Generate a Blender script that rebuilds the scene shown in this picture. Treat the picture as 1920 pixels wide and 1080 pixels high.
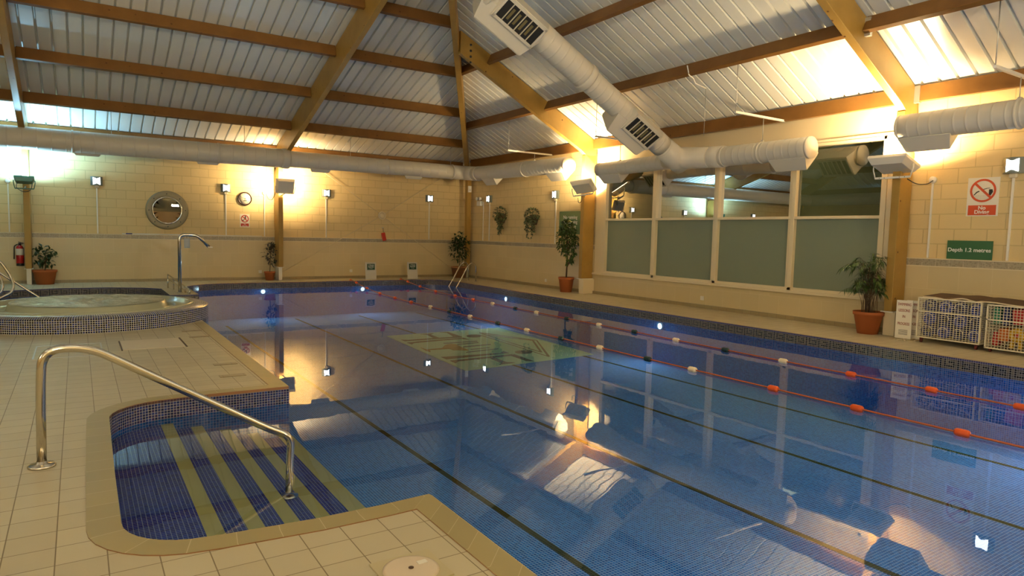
import bpy, bmesh, math, random
from mathutils import Vector, Matrix
from mathutils.geometry import tessellate_polygon
random.seed(7)
for o in list(bpy.data.objects): bpy.data.objects.remove(o)
SC = bpy.context.scene
COL = SC.collection
# ---------------------------------------------------------------- camera
cam_d = bpy.data.cameras.new('camera'); cam = bpy.data.objects.new('camera', cam_d); COL.objects.link(cam)
cam_d.sensor_width = 36; cam_d.lens = 1247.0/1920*36; cam_d.clip_start = 0.05
Rm = ((0.83787792,-0.02405182,0.54532752),(-0.54537333,-0.07896203,0.83446565),(0.02298975,-0.99658743,-0.07927776))
mw = Matrix.Identity(4)
for i in range(3):
    mw[i][0] = Rm[i][0]; mw[i][1] = -Rm[i][1]; mw[i][2] = -Rm[i][2]
mw[0][3], mw[1][3], mw[2][3] = 0, 0, 1.5
cam.matrix_world = mw
SC.camera = cam
# ---------------------------------------------------------------- world, exposure
w = bpy.data.worlds.new('night'); SC.world = w; w.use_nodes = True
w.node_tree.nodes['Background'].inputs[0].default_value = (.02,.03,.045,1)
w.node_tree.nodes['Background'].inputs[1].default_value = .6
SC.view_settings.view_transform = 'Standard'; SC.view_settings.look = 'None'
SC.view_settings.gamma = 1; SC.view_settings.use_curve_mapping = False
SC.view_settings.exposure = 0.30
WARM = (1.0,.73,.38); COOL = (.36,.74,1.0); NEUT = (1.0,.87,.62)
UPLIGHT_W = 190      # watts of one up-light
FILL_W = 330          # watts of each unseen up-light added to brighten the hall
# ---------------------------------------------------------------- node helpers
def mat(name, col=(.8,.8,.8), rough=.5, metal=0.0, spec=.5, emit=None, es=0):
    m = bpy.data.materials.new(name); m.use_nodes = True
    b = m.node_tree.nodes['Principled BSDF']
    b.inputs['Base Color'].default_value = (*col,1); b.inputs['Roughness'].default_value = rough
    b.inputs['Metallic'].default_value = metal; b.inputs['Specular IOR Level'].default_value = spec
    if emit: b.inputs['Emission Color'].default_value = (*emit,1); b.inputs['Emission Strength'].default_value = es
    return m
class NT:
    def __init__(s, m): s.m = m; s.t = m.node_tree; s.b = s.t.nodes['Principled BSDF']
    def n(s, typ, **kw):
        nd = s.t.nodes.new(typ)
        for k, v in kw.items():
            if k.startswith('_'): setattr(nd, k[1:], v)
            else: nd.inputs[k.replace('__',' ')].default_value = v
        return nd
    def l(s, a, b): s.t.links.new(a, b)
    def math(s, op, a, b=None):
        nd = s.t.nodes.new('ShaderNodeMath'); nd.operation = op
        for i, v in enumerate((a, b)):
            if v is None: continue
            if isinstance(v, (int, float)): nd.inputs[i].default_value = v
            else: s.l(v, nd.inputs[i])
        return nd.outputs[0]
    def mix(s, fac, a, b, typ='MIX'):
        nd = s.t.nodes.new('ShaderNodeMix'); nd.data_type = 'RGBA'; nd.blend_type = typ
        for i, v in ((0, fac), (6, a), (7, b)):
            if isinstance(v, (int, float)): nd.inputs[i].default_value = v
            elif isinstance(v, tuple): nd.inputs[i].default_value = (*v, 1)[:4]
            else: s.l(v, nd.inputs[i])
        return nd.outputs[2]
    def ramp(s, fac, stops, const=False):
        nd = s.t.nodes.new('ShaderNodeValToRGB'); cr = nd.color_ramp
        if const: cr.interpolation = 'CONSTANT'
        while len(cr.elements) < len(stops): cr.elements.new(.5)
        for e, (p, c) in zip(cr.elements, stops): e.position = p; e.color = (*c, 1)
        s.l(fac, nd.inputs[0]); return nd.outputs[0]
    def bump(s, h, strength=.3, dist=.01):
        nd = s.n('ShaderNodeBump', Strength=strength, Distance=dist); s.l(h, nd.inputs['Height'])
        s.l(nd.outputs[0], s.b.inputs['Normal']); return nd
def wpos(t):   # world position
    return t.n('ShaderNodeNewGeometry').outputs['Position']
def uvc(t): return t.n('ShaderNodeUVMap').outputs[0]
def swz(t, vec, a, b, offa=0., offb=0.):   # picks two axes of a vector for a 2-D texture
    sp = t.n('ShaderNodeSeparateXYZ'); t.l(vec, sp.inputs[0]); cb = t.n('ShaderNodeCombineXYZ')
    t.l(t.math('ADD', sp.outputs[a], offa), cb.inputs[0]); t.l(t.math('ADD', sp.outputs[b], offb), cb.inputs[1])
    return cb.outputs[0]
def brick(t, vec, wd, ht, mortar, off=.5, c1=(0,0,0), c2=(1,1,1), cm=(0,0,0)):
    b = t.n('ShaderNodeTexBrick', _offset=off, Scale=1.0, **{'Mortar__Size':mortar,'Brick__Width':wd,'Row__Height':ht,'Mortar__Smooth':.1})
    b.inputs['Color1'].default_value = (*c1,1); b.inputs['Color2'].default_value = (*c2,1); b.inputs['Mortar'].default_value = (*cm,1)
    t.l(vec, b.inputs['Vector']); return b
def noise(t, vec, scale, detail=2.0, rough=.5):
    n = t.n('ShaderNodeTexNoise', Scale=scale, Detail=detail, Roughness=rough)
    if vec is not None: t.l(vec, n.inputs['Vector'])
    return n.outputs['Fac']
def mosaic(name, stops, grout=(.5,.5,.47), size=.025, mw_=.0016, world=None, rough=.12, spec=.5):
    m = mat(name, rough=rough, spec=spec); t = NT(m)
    v = swz(t, wpos(t), *world) if world else uvc(t)
    sc = t.n('ShaderNodeVectorMath', _operation='SCALE'); t.l(v, sc.inputs[0]); sc.inputs['Scale'].default_value = 1/size
    fl = t.n('ShaderNodeVectorMath', _operation='FLOOR'); t.l(sc.outputs[0], fl.inputs[0])
    wn = t.n('ShaderNodeTexWhiteNoise', _noise_dimensions='2D'); t.l(fl.outputs[0], wn.inputs['Vector'])
    c = t.ramp(wn.outputs['Value'], stops)
    b = brick(t, v, size, size, mw_, 0)
    t.l(t.mix(b.outputs['Fac'], c, grout), t.b.inputs['Base Color'])
    t.l(t.math('ADD', t.math('MULTIPLY', b.outputs['Fac'], .5), rough), t.b.inputs['Roughness'])
    return m
# ---------------------------------------------------------------- materials
def block_mat(name, axis):     # painted blockwork, axis = world axis that runs along the wall
    m = mat(name, rough=.55, spec=.3); t = NT(m); p = wpos(t)
    v = swz(t, p, axis, 2, .02, -1.28+.236*40)
    b = brick(t, v, .455, .236, .008, .5, (.73,.565,.285), (.69,.53,.26), (.56,.425,.205))
    n = noise(t, p, 30, 3)
    t.l(t.mix(t.math('MULTIPLY', noise(t, p, .9, 2), .25), b.outputs['Color'], (.58,.47,.28)), t.b.inputs['Base Color'])
    t.bump(t.math('ADD', t.math('MULTIPLY', b.outputs['Fac'], -1.0), t.math('MULTIPLY', n, .3)), .65, .014)
    return m
def tile_mat(name, axis):
    m = mat(name, rough=.28); t = NT(m); p = wpos(t)
    v = swz(t, p, axis, 2, .1, .32)
    b = brick(t, v, .45, .37, .0025, .5, (.66,.54,.31), (.62,.505,.285), (.74,.63,.40))
    t.l(t.mix(t.math('MULTIPLY', noise(t, p, 5, 3), .3), b.outputs['Color'], (.56,.47,.3)), t.b.inputs['Base Color'])
    return m
M = {}
M['block_x'] = block_mat('painted_block_x', 0); M['block_y'] = block_mat('painted_block_y', 1)
M['dado_x'] = tile_mat('cream_wall_tile_x', 0); M['dado_y'] = tile_mat('cream_wall_tile_y', 1)
M['plaster'] = mat('cream_plaster', (.72,.60,.39), .5, spec=.3)
M['cream'] = mat('cream_gloss_paint', (.74,.64,.44), .35)
def border_mat(name, axis):
    m = mat(name, rough=.3); t = NT(m); p = wpos(t)
    v = swz(t, p, axis, 2)
    b = brick(t, v, .2, 5.0, .003, 0, (.42,.36,.25), (.36,.31,.22), (.6,.52,.38))
    wv = t.n('ShaderNodeTexVoronoi', Scale=34.0); t.l(p, wv.inputs['Vector'])
    f = t.ramp(wv.outputs['Distance'], [(.25,(1,1,1)),(.5,(0,0,0))])
    t.l(t.mix(t.math('MULTIPLY', f, .55), b.outputs['Color'], (.20,.17,.12)), t.b.inputs['Base Color'])
    return m
M['border_x'] = border_mat('relief_border_x', 0); M['border_y'] = border_mat('relief_border_y', 1)
def skirt(name, axis):
    m = mat(name, rough=.35); t = NT(m); v = swz(t, wpos(t), axis, 2)
    b = brick(t, v, .2, 5.0, .003, 0, (.34,.27,.15), (.31,.25,.14), (.2,.16,.1)); t.l(b.outputs['Color'], t.b.inputs['Base Color']); return m
M['skirt_x'] = skirt('olive_skirting_x', 0); M['skirt_y'] = skirt('olive_skirting_y', 1)
# deck tile
m = M['deck'] = mat('deck_tile', rough=.5, spec=.3); t = NT(m); p = wpos(t)
v = swz(t, p, 0, 1, 20*.2-.08, 20*.2-.05)
b = brick(t, v, .2, .2, .0028, 0, (.56,.515,.37), (.50,.455,.325), (.16,.125,.07))
c = t.mix(t.math('MULTIPLY', noise(t, p, 1.4, 3), .4), b.outputs['Color'], (.42,.35,.25))
t.l(c, t.b.inputs['Base Color'])
ck = t.n('ShaderNodeTexChecker', Scale=110.0); t.l(p, ck.inputs['Vector'])
t.bump(t.math('ADD', t.math('MULTIPLY', b.outputs['Fac'], -2.0), t.math('MULTIPLY', ck.outputs['Fac'], .35)), .35, .004)
t.l(t.math('ADD', t.math('MULTIPLY', noise(t, p, 7, 3), .25), .33), t.b.inputs['Roughness'])
m = M['coping'] = mat('coping_tile', rough=.4); t = NT(m)
b = brick(t, uvc(t), .2, 5.0, .0022, 0, (.37,.31,.155), (.34,.285,.145), (.50,.44,.28)); t.l(b.outputs['Color'], t.b.inputs['Base Color'])
t.bump(noise(t, wpos(t), 160, 1), .12, .002)
M['nosing_edge'] = mat('coping_bullnose', (.30,.15,.07), .35)
NAVY = [(0,(.008,.012,.05)),(.35,(.012,.03,.16)),(.6,(.03,.02,.10)),(.8,(.02,.05,.25)),(1,(.05,.04,.09))]
M['mos_dark'] = mosaic('dark_mosaic', NAVY, grout=(.42,.42,.44))
M['mos_black'] = mosaic('black_mosaic', [(0,(.006,.006,.01)),(1,(.012,.014,.03))], grout=(.4,.4,.4))
M['mos_light'] = mosaic('grey_mosaic', [(0,(.075,.07,.075)),(1,(.13,.12,.10))], grout=(.28,.26,.25))
M['mos_violet'] = mosaic('violet_mosaic', [(0,(.06,.05,.14)),(1,(.03,.04,.16))], grout=(.3,.3,.36))
BLUE = [(0,(.005,.12,.46)),(.5,(.010,.18,.60)),(1,(.018,.25,.72))]
M['mos_blue'] = mosaic('blue_mosaic', BLUE, grout=(.30,.48,.68), rough=.4, spec=0)
M['mos_floor'] = mosaic('blue_floor_mosaic', BLUE, grout=(.40,.62,.88), size=.028, mw_=.0027, world=(0,1), rough=.4, spec=0)
M['mos_deep'] = mosaic('navy_floor_mosaic', [(0,(.006,.02,.22)),(1,(.015,.05,.42))], grout=(.42,.50,.62), mw_=.0014, world=(0,1), rough=.4, spec=0)
M['mos_line'] = mosaic('olive_line_mosaic', [(0,(.012,.025,.01)),(1,(.03,.04,.012))], grout=(.16,.2,.1), world=(0,1), rough=.5, spec=0)
M['mos_spa'] = mosaic('spa_mosaic', [(0,(.006,.006,.012)),(.4,(.012,.012,.03)),(.75,(.01,.03,.20)),(1,(.03,.02,.05))], grout=(.72,.72,.74), mw_=.0026, size=.03)
M['nose_green'] = mat('step_nosing', (.58,.52,.20), .4)
M['logo_base'] = mat('logo_panel_tile', (.50,.76,.52), .6, spec=0); M['logo_dark'] = mat('logo_brown_tile', (.06,.06,.03), .6)
M['logo_blue'] = mat('logo_blue_tile', (.06,.10,.16), .6); M['logo_orange'] = mat('logo_ochre_tile', (.34,.22,.04), .6)
# water: clear, mirror by fresnel only
m = M['water'] = bpy.data.materials.new('water'); m.use_nodes = True; t_ = m.node_tree; t_.nodes.clear()
def N(ty): return t_.nodes.new(ty)
out = N('ShaderNodeOutputMaterial'); mx = N('ShaderNodeMixShader'); gl = N('ShaderNodeBsdfGlossy'); tr = N('ShaderNodeBsdfTransparent')
fr = N('ShaderNodeFresnel'); fr.inputs['IOR'].default_value = 1.39; gl.inputs['Roughness'].default_value = .0
gl.inputs['Color'].default_value = (.98,.98,1,1); tr.inputs['Color'].default_value = (.90,.97,1.0,1)
bp = N('ShaderNodeBump'); bp.inputs['Strength'].default_value = .014; bp.inputs['Distance'].default_value = .03
ns = N('ShaderNodeTexNoise'); ns.inputs['Scale'].default_value = 4.0; ns.inputs['Detail'].default_value = 1.5; gp = N('ShaderNodeNewGeometry')
t_.links.new(gp.outputs['Position'], ns.inputs['Vector']); t_.links.new(ns.outputs['Fac'], bp.inputs['Height'])
t_.links.new(bp.outputs[0], gl.inputs['Normal']); t_.links.new(bp.outputs[0], fr.inputs['Normal'])
t_.links.new(fr.outputs[0], mx.inputs[0]); t_.links.new(tr.outputs[0], mx.inputs[1]); t_.links.new(gl.outputs[0], mx.inputs[2]); t_.links.new(mx.outputs[0], out.inputs[0])
# window glass
def glass(name, ior, tint, rough):
    m = bpy.data.materials.new(name); m.use_nodes = True; q = m.node_tree; q.nodes.clear()
    o = q.nodes.new('ShaderNodeOutputMaterial'); x = q.nodes.new('ShaderNodeMixShader'); g = q.nodes.new('ShaderNodeBsdfGlossy'); r = q.nodes.new('ShaderNodeBsdfTransparent')
    f = q.nodes.new('ShaderNodeFresnel'); f.inputs[0].default_value = ior; g.inputs['Roughness'].default_value = rough; r.inputs[0].default_value = (*tint,1)
    q.links.new(f.outputs[0], x.inputs[0]); q.links.new(r.outputs[0], x.inputs[1]); q.links.new(g.outputs[0], x.inputs[2]); q.links.new(x.outputs[0], o.inputs[0]); return m
M['glass'] = glass('double_glazing', 3.0, (.5,.6,.55), .0)
M['frosted'] = mat('frosted_film', (.20,.24,.175), .45, spec=.6)
# timber
def timber(name, c1, c2):
    m = mat(name, rough=.42, spec=.35); t = NT(m)
    tc = t.n('ShaderNodeTexCoord').outputs['Object']
    mp = t.n('ShaderNodeMapping'); t.l(tc, mp.inputs[0]); mp.inputs['Scale'].default_value = (1,1,1)
    g = noise(t, mp.outputs[0], 2.2, 4, .6)
    base = t.ramp(g, [(.3, c1), (.7, c2)])
    vo = t.n('ShaderNodeTexVoronoi', Scale=3.6, Randomness=1.0); t.l(tc, vo.inputs['Vector'])
    kn = t.ramp(vo.outputs['Distance'], [(.045,(1,1,1)),(.085,(0,0,0))])
    t.l(t.mix(kn, base, (.09,.03,.008)), t.b.inputs['Base Color']); return m
M['glulam'] = timber('glulam_pine', (.33,.195,.04), (.41,.25,.06))
M['purlin'] = timber('stained_purlin', (.165,.075,.017), (.22,.105,.025))
m = M['roof'] = mat('roof_sheet', (.74,.75,.72), .34, metal=.12); t = NT(m)
st = t.n('ShaderNodeTexNoise', Scale=1.0, Detail=3.0); mp = t.n('ShaderNodeMapping'); t.l(uvc(t), mp.inputs[0]); mp.inputs['Scale'].default_value = (60,.6,1)
t.l(mp.outputs[0], st.inputs['Vector']); t.bump(st.outputs['Fac'], .10, .01)
M['duct'] = mat('white_duct_paint', (.62,.58,.50), .38, spec=.4)
M['duct_in'] = mat('duct_inside', (.012,.012,.012), .6)
M['louvre'] = mat('louvre_blade', (.55,.50,.40), .4)
M['steel'] = mat('stainless_steel', (.62,.60,.55), .16, metal=1.0)
M['galv'] = mat('galvanised_steel', (.55,.56,.55), .4, metal=.8)
M['white'] = mat('white_plastic', (.78,.76,.70), .35)
M['fixture'] = mat('grey_fixture_enamel', (.62,.60,.55), .4)
M['green_fix'] = mat('green_fixture_enamel', (.03,.12,.08), .35)
M['wallamp'] = mat('wall_lamp_body', (.13,.15,.13), .4)
M['glow'] = mat('lamp_diffuser', (1,1,1), .4, emit=(.92,.98,1.0), es=5)
M['lens_warm'] = mat('warm_lamp_glass', (1,1,1), .3, emit=WARM, es=30)
M['lens_cool'] = mat('cool_lamp_glass', (1,1,1), .3, emit=COOL, es=30)
M['pool_glow'] = mat('underwater_lamp_glass', (1,1,1), .3, emit=(.8,.95,1), es=2.2)
M['black'] = mat('black_plastic', (.012,.012,.014), .35)
M['darkgreen'] = mat('sign_green', (.035,.13,.05), .35)
M['sign_dkgreen'] = mat('label_green', (.005,.06,.03), .35)
M['signwhite'] = mat('sign_white', (.80,.76,.66), .35)
M['cardgrey'] = mat('grey_board', (.60,.58,.52), .5)
M['textwhite'] = mat('white_lettering', (.85,.85,.8), .5)
M['textred'] = mat('red_lettering', (.32,.03,.01), .5)
M['textblk'] = mat('black_print', (.02,.02,.02), .5)
M['red'] = mat('signal_red', (.55,.03,.015), .35)
M['signred'] = mat('sign_red', (.50,.035,.015), .35)
M['signorange'] = mat('sign_orange_red', (.62,.08,.02), .35)
M['extred'] = mat('extinguisher_red', (.42,.01,.012), .25)
M['terracotta'] = mat('terracotta', (.42,.13,.045), .7, spec=.2)
M['potbrown'] = mat('brown_pot', (.28,.13,.06), .7, spec=.2)
M['soil'] = mat('bark_soil', (.06,.03,.02), .9)
M['stem'] = mat('plant_stem', (.10,.06,.03), .7)
def leafm(name, a, b):
    m = mat(name, rough=.4); t = NT(m); oi = noise(t, wpos(t), 14, 2)
    t.l(t.ramp(oi, [(.35,a),(.65,b)]), t.b.inputs['Base Color']); return m
M['leaf_dark'] = leafm('dark_leaf', (.008,.025,.006), (.03,.08,.015))
M['leaf_mid'] = leafm('mid_green_leaf', (.02,.06,.008), (.09,.15,.03))
M['leaf_var'] = leafm('variegated_leaf', (.008,.02,.008), (.20,.24,.10))
M['leaf_purple'] = leafm('purple_green_leaf', (.01,.03,.006), (.07,.05,.05))
M['palm'] = leafm('palm_leaf', (.015,.05,.008), (.07,.14,.025))
M['rope'] = mat('orange_red_rope', (.42,.10,.035), .6)
M['fl_orange'] = mat('orange_float', (.75,.10,.012), .35)
M['fl_white'] = mat('cream_float', (.85,.72,.5), .35)
M['fl_dark'] = mat('dark_green_float', (.008,.04,.045), .35)
M['acrylic'] = mat('spa_acrylic', (.42,.44,.32), .15)
m = M['foam'] = mat('spa_foam_water', (.50,.50,.40), .18); t = NT(m); t.bump(noise(t, wpos(t), 7, 5, .65), .9, .06)
t.l(t.ramp(noise(t, wpos(t), 5, 4), [(.35,(.38,.40,.30)),(.7,(.62,.60,.48))]), t.b.inputs['Base Color'])
M['cage'] = mat('white_wire', (.80,.74,.58), .4)
M['mat_brown'] = mat('brown_rubber_mat', (.07,.035,.02), .6)
M['foamblue'] = mat('blue_foam', (.02,.05,.42), .5); M['foamdeep'] = mat('navy_foam', (.015,.025,.16), .5)
M['toyyellow'] = mat('yellow_foam', (.65,.40,.02), .5); M['toyred'] = mat('red_foam', (.55,.03,.03), .5); M['toygreen'] = mat('teal_foam', (.03,.25,.16), .5); M['toyorange'] = mat('orange_foam', (.6,.16,.02), .5)
M['casterred'] = mat('maroon_caster', (.12,.02,.02), .4)
M['porcelain'] = mat('skimmer_lid_plastic', (.66,.56,.44), .35)
M['bluegrip'] = mat('blue_grip', (.01,.03,.25), .4)
M['clockface'] = mat('clock_face', (.75,.68,.55), .7, spec=.1); M['clockrim'] = mat('clock_rim', (.03,.008,.01), .3)
m = M['bronze'] = mat('porthole_metal', (.26,.23,.15), .45, metal=.25)
M['mirror'] = glass('porthole_glass', 1.7, (.9,.9,.85), .0)
M['reflect_dark'] = mat('porthole_dark_reflection', (.15,.13,.07), .6); M['reflect_tan'] = mat('porthole_tan_reflection', (.60,.36,.16), .5)  # flat colours standing in for the reflection in the porthole glass
# ---------------------------------------------------------------- geometry helpers
class MB:
    def __init__(s): s.v = []; s.f = []; s.mi = []; s.uv = []; s.sm = []
    def add(s, vs, fs, mi=0, uvs=None, smooth=False):
        k = len(s.v); s.v += [tuple(p) for p in vs]
        for i, f in enumerate(fs):
            s.f.append([a+k for a in f]); s.mi.append(mi); s.uv.append(uvs[i] if uvs else None); s.sm.append(smooth)
        return s
    def box(s, c, d, R=None, mi=0):
        c = Vector(c); h = Vector(d)/2
        P = [Vector((x*h.x, y*h.y, z*h.z)) for x in (-1,1) for y in (-1,1) for z in (-1,1)]
        if R is not None: P = [R @ q for q in P]
        return s.add([c+q for q in P], [(0,1,3,2),(4,6,7,5),(0,4,5,1),(2,3,7,6),(0,2,6,4),(1,5,7,3)], mi)
    def bb(s, x0,x1,y0,y1,z0,z1, mi=0): return s.box(((x0+x1)/2,(y0+y1)/2,(z0+z1)/2),(abs(x1-x0),abs(y1-y0),abs(z1-z0)),None,mi)
    def quad(s, a, b, c, d, mi=0, uv=None): return s.add([a,b,c,d], [(0,1,2,3)], mi, [uv] if uv else None)
    def tube(s, pts, r, seg=12, cap=True, mi=0):
        P = [Vector(p) for p in pts]; n = len(P); rs = r if isinstance(r, (list,tuple)) else [r]*n
        T = [((P[min(i+1,n-1)]-P[max(i-1,0)]).normalized()) for i in range(n)]
        up = Vector((0,0,1)) if abs(T[0].z) < .9 else Vector((1,0,0))
        u = T[0].cross(up).normalized(); vs = []
        for i in range(n):
            u = (u - T[i]*u.dot(T[i])).normalized(); v = T[i].cross(u)
            for k in range(seg):
                a = 2*math.pi*k/seg; vs.append(P[i] + (u*math.cos(a)+v*math.sin(a))*rs[i])
        fs = [(i*seg+k, i*seg+(k+1)%seg, (i+1)*seg+(k+1)%seg, (i+1)*seg+k) for i in range(n-1) for k in range(seg)]
        s.add(vs, fs, mi, None, True)
        if cap:
            s.add(vs[:seg], [tuple(range(seg))[::-1]], mi); s.add(vs[-seg:], [tuple(range(seg))], mi)
        return s
    def lathe(s, prof, c=(0,0,0), seg=32, R=None, mi=0, smooth=True, uvlen=False):
        c = Vector(c); vs = []; n = len(prof)
        for (r, z) in prof:
            for k in range(seg):
                a = 2*math.pi*k/seg; q = Vector((r*math.cos(a), r*math.sin(a), z))
                vs.append(c + (R @ q if R is not None else q))
        fs = []; uvs = []
        L = [0]
        for i in range(1, n): L.append(L[-1]+math.hypot(prof[i][0]-prof[i-1][0], prof[i][1]-prof[i-1][1]))
        rr = max(p[0] for p in prof)
        for i in range(n-1):
            for k in range(seg):
                fs.append((i*seg+k, i*seg+(k+1)%seg, (i+1)*seg+(k+1)%seg, (i+1)*seg+k))
                a0, a1 = 2*math.pi*k/seg*rr, 2*math.pi*(k+1)/seg*rr
                uvs.append([(a0,L[i]),(a1,L[i]),(a1,L[i+1]),(a0,L[i+1])])
        s.add(vs, fs, mi, uvs if uvlen else None, smooth)
        if prof[0][0] > 1e-5 and prof[-1][0] > 1e-5: return s      # open ring
        if prof[0][0] > 1e-5 and not uvlen: s.add(vs[:seg], [tuple(range(seg))[::-1]], mi)
        if prof[-1][0] > 1e-5 and not uvlen: s.add(vs[-seg:], [tuple(range(seg))], mi)
        return s
    def prism(s, pts, a, b, plane='xy', mi=0):   # polygon extruded between a and b along the third axis
        def P(u, v, w): return {'xy':(u,v,w),'xz':(u,w,v),'yz':(w,u,v)}[plane]
        n = len(pts); tri = tessellate_polygon([[Vector((u,v,0)) for u,v in pts]])
        lo = [P(u,v,a) for u,v in pts]; hi = [P(u,v,b) for u,v in pts]
        s.add(lo, [tuple(t)[::-1] for t in tri], mi); s.add(hi, [tuple(t) for t in tri], mi)
        s.add(lo+hi, [(i,(i+1)%n,n+(i+1)%n,n+i) for i in range(n)], mi); return s
    def build(s, name, mats, parent=None, bevel=0, fix=True):
        if not isinstance(mats, (list,tuple)): mats = [mats]
        me = bpy.data.meshes.new(name); me.from_pydata(s.v, [], s.f)
        for q in mats: me.materials.append(M[q] if isinstance(q, str) else q)
        for p, i, sm in zip(me.polygons, s.mi, s.sm): p.material_index = i; p.use_smooth = sm
        if any(u for u in s.uv):
            L = me.uv_layers.new(name='UVMap')
            for p, u in zip(me.polygons, s.uv):
                if u:
                    for li, c in zip(p.loop_indices, u): L.data[li].uv = c
        if fix:
            bm = bmesh.new(); bm.from_mesh(me); bmesh.ops.remove_doubles(bm, verts=bm.verts, dist=1e-5)
            bmesh.ops.recalc_face_normals(bm, faces=bm.faces); bm.to_mesh(me); bm.free()
        me.update()
        o = bpy.data.objects.new(name, me); COL.objects.link(o)
        if parent is not None: place(o, parent)
        if bevel:
            md = o.modifiers.new('bevel', 'BEVEL'); md.width = bevel; md.segments = 2; md.limit_method = 'ANGLE'
        return o
WORLD_AT = {}
def place(o, parent):      # meshes are modelled at their real place; the child is shifted by its parent's origin
    off = WORLD_AT.get(parent.name, Vector((0,0,0)))
    o.parent = parent; o.location = -off; WORLD_AT[o.name] = Vector((0,0,0))
def tag(o, label=None, cat=None, group=None, kind=None):
    if label: o['label'] = label
    if cat: o['category'] = cat
    if group: o['group'] = group
    if kind: o['kind'] = kind
    return o
def thing(name, label, cat, loc=(0,0,0), group=None):
    o = bpy.data.objects.new(name, None); COL.objects.link(o); o.location = loc; o.empty_display_size = .1
    WORLD_AT[o.name] = Vector(loc); return tag(o, label, cat, group)
def struct(o): o['kind'] = 'structure'; return o
def rebase(o, c):          # puts a one-mesh thing's origin at c
    c = Vector(c)
    for v in o.data.vertices: v.co -= c
    o.location = c; WORLD_AT[o.name] = c; return o
def bend(pts, r, n=6):     # polyline with rounded corners
    P = [Vector(p) for p in pts]; out = [P[0]]
    for i in range(1, len(P)-1):
        a = (P[i-1]-P[i]); b = (P[i+1]-P[i]); d = min(r, a.length*.48, b.length*.48); a.normalize(); b.normalize()
        for k in range(n+1):
            t = k/n; out.append((P[i]+a*d)*(1-t)**2 + P[i]*2*t*(1-t) + (P[i]+b*d)*t*t)
    out.append(P[-1]); return out
FR = {'B': Matrix(((1,0,0),(0,0,-1),(0,1,0))), 'R': Matrix(((0,0,-1),(-1,0,0),(0,1,0)))}   # text axes on the back / right wall
def text(body, size, loc, face, material, parent, name='lettering', depth=.0015, bold=0, sx=1.0, R=None, spacing=1.0):
    cu = bpy.data.curves.new(name, 'FONT'); cu.body = body; cu.size = size; cu.align_x = 'CENTER'; cu.align_y = 'CENTER'; cu.extrude = depth; cu.offset = bold; cu.space_line = spacing; cu.resolution_u = 3
    o = bpy.data.objects.new(name, cu); COL.objects.link(o)
    bpy.context.view_layer.update()
    me = bpy.data.meshes.new_from_object(o.evaluated_get(bpy.context.evaluated_depsgraph_get()))
    bpy.data.objects.remove(o); bpy.data.curves.remove(cu)
    R = R if R is not None else FR[face]; L = Vector(loc)
    for v in me.vertices: v.co = L + R @ Vector((v.co.x*sx, v.co.y, v.co.z))
    me.materials.clear(); me.materials.append(M[material])
    o = bpy.data.objects.new(name, me); COL.objects.link(o); place(o, parent); return o
def circle(cx, cy, r, n=32, a0=0): return [(cx+r*math.cos(a0+2*math.pi*i/n), cy+r*math.sin(a0+2*math.pi*i/n)) for i in range(n)]
# ================================================================ ROOM SHELL
X0, X1, Y0, Y1 = -7.5, 11.5, -4.0, 20.8
RX = 2.0                                   # ridge line x
def zR(x): return 3.97 + .515*(11.5-x)
def zB(y): return 3.86 + .317*(20.8-y)
def zL(x): return 3.97 + .515*(x+7.5)
ZR = zR(RX); YH = 20.8-(ZR-3.86)/.317       # ridge height, end of ridge
def hipx(y): return 11.5-((zB(y)-3.97)/.515)            # x of the right hip at y
def hipy(x): return 20.8-((zR(x)-3.86)/.317)             # y of the right hip at x
def zD(x, y): return min(zR(x), zL(x), zB(y))
# ---- pool outline (deck level), anticlockwise
SC_, SR = (.15, 12.6), 1.72
def arc(cx, cy, r, a0, a1, n): return [(cx+r*math.cos(math.radians(a0+(a1-a0)*i/n)), cy+r*math.sin(math.radians(a0+(a1-a0)*i/n))) for i in range(n+1)]
recess = [(1.67,3.35),(1.35,3.35),(1.0,3.355),(.55,3.40)] + arc(.52,3.78,.37,255,180,7) + [(.155,4.6),(.165,5.4)] + arc(.62,5.95,.45,185,98,7)[0:] + [(.95,6.43),(1.67,6.43)]
spa_arc = [(SC_[0]+SR*math.cos(math.radians(a)), SC_[1]+SR*math.sin(math.radians(a))) for a in range(-28, 181, 8)]
back_left = [(2.27,16.4),(2.27,17.4)] + arc(3.5,18.2,1.3,172,90,8)[1:]
right_back = [(8.9,19.55)] + arc(9.2,18.75,.8,75,8,6) + [(9.92,17.0),(9.84,14.0)]
outline = [(9.8,-3.2),(9.8,12.0)] + right_back[::-1] + [] 
ring = [(1.67,-3.2),(9.8,-3.2),(9.8,12.0)] + right_back[::-1] + back_left[::-1] \
     + [(1.68,16.4),(1.68,18.2),(1.35,18.62),(.6,18.95),(-.4,19.0),(-1.5,18.5),(-3.0,17.6),(-4.2,16.0),(-4.0,14.0),(-2.6,12.9)] \
     + spa_arc[::-1][1:] + [(1.67,11.6)] + recess[::-1]
# floor with the pool cut out
outer = [(X0-.3,Y0-.3),(X1+.3,Y0-.3),(X1+.3,Y1+.3),(X0-.3,Y1+.3)]
allp = outer + ring
tri = tessellate_polygon([[Vector((*p,0)) for p in outer],[Vector((*p,0)) for p in ring]])
fb = MB().add([(x,y,0) for x,y in allp], [tuple(f) for f in tri])
floor = struct(fb.build('floor', 'deck'))
zs = [f.normal.z for f in floor.data.polygons]
if sum(zs) < 0: floor.data.flip_normals()
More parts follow.
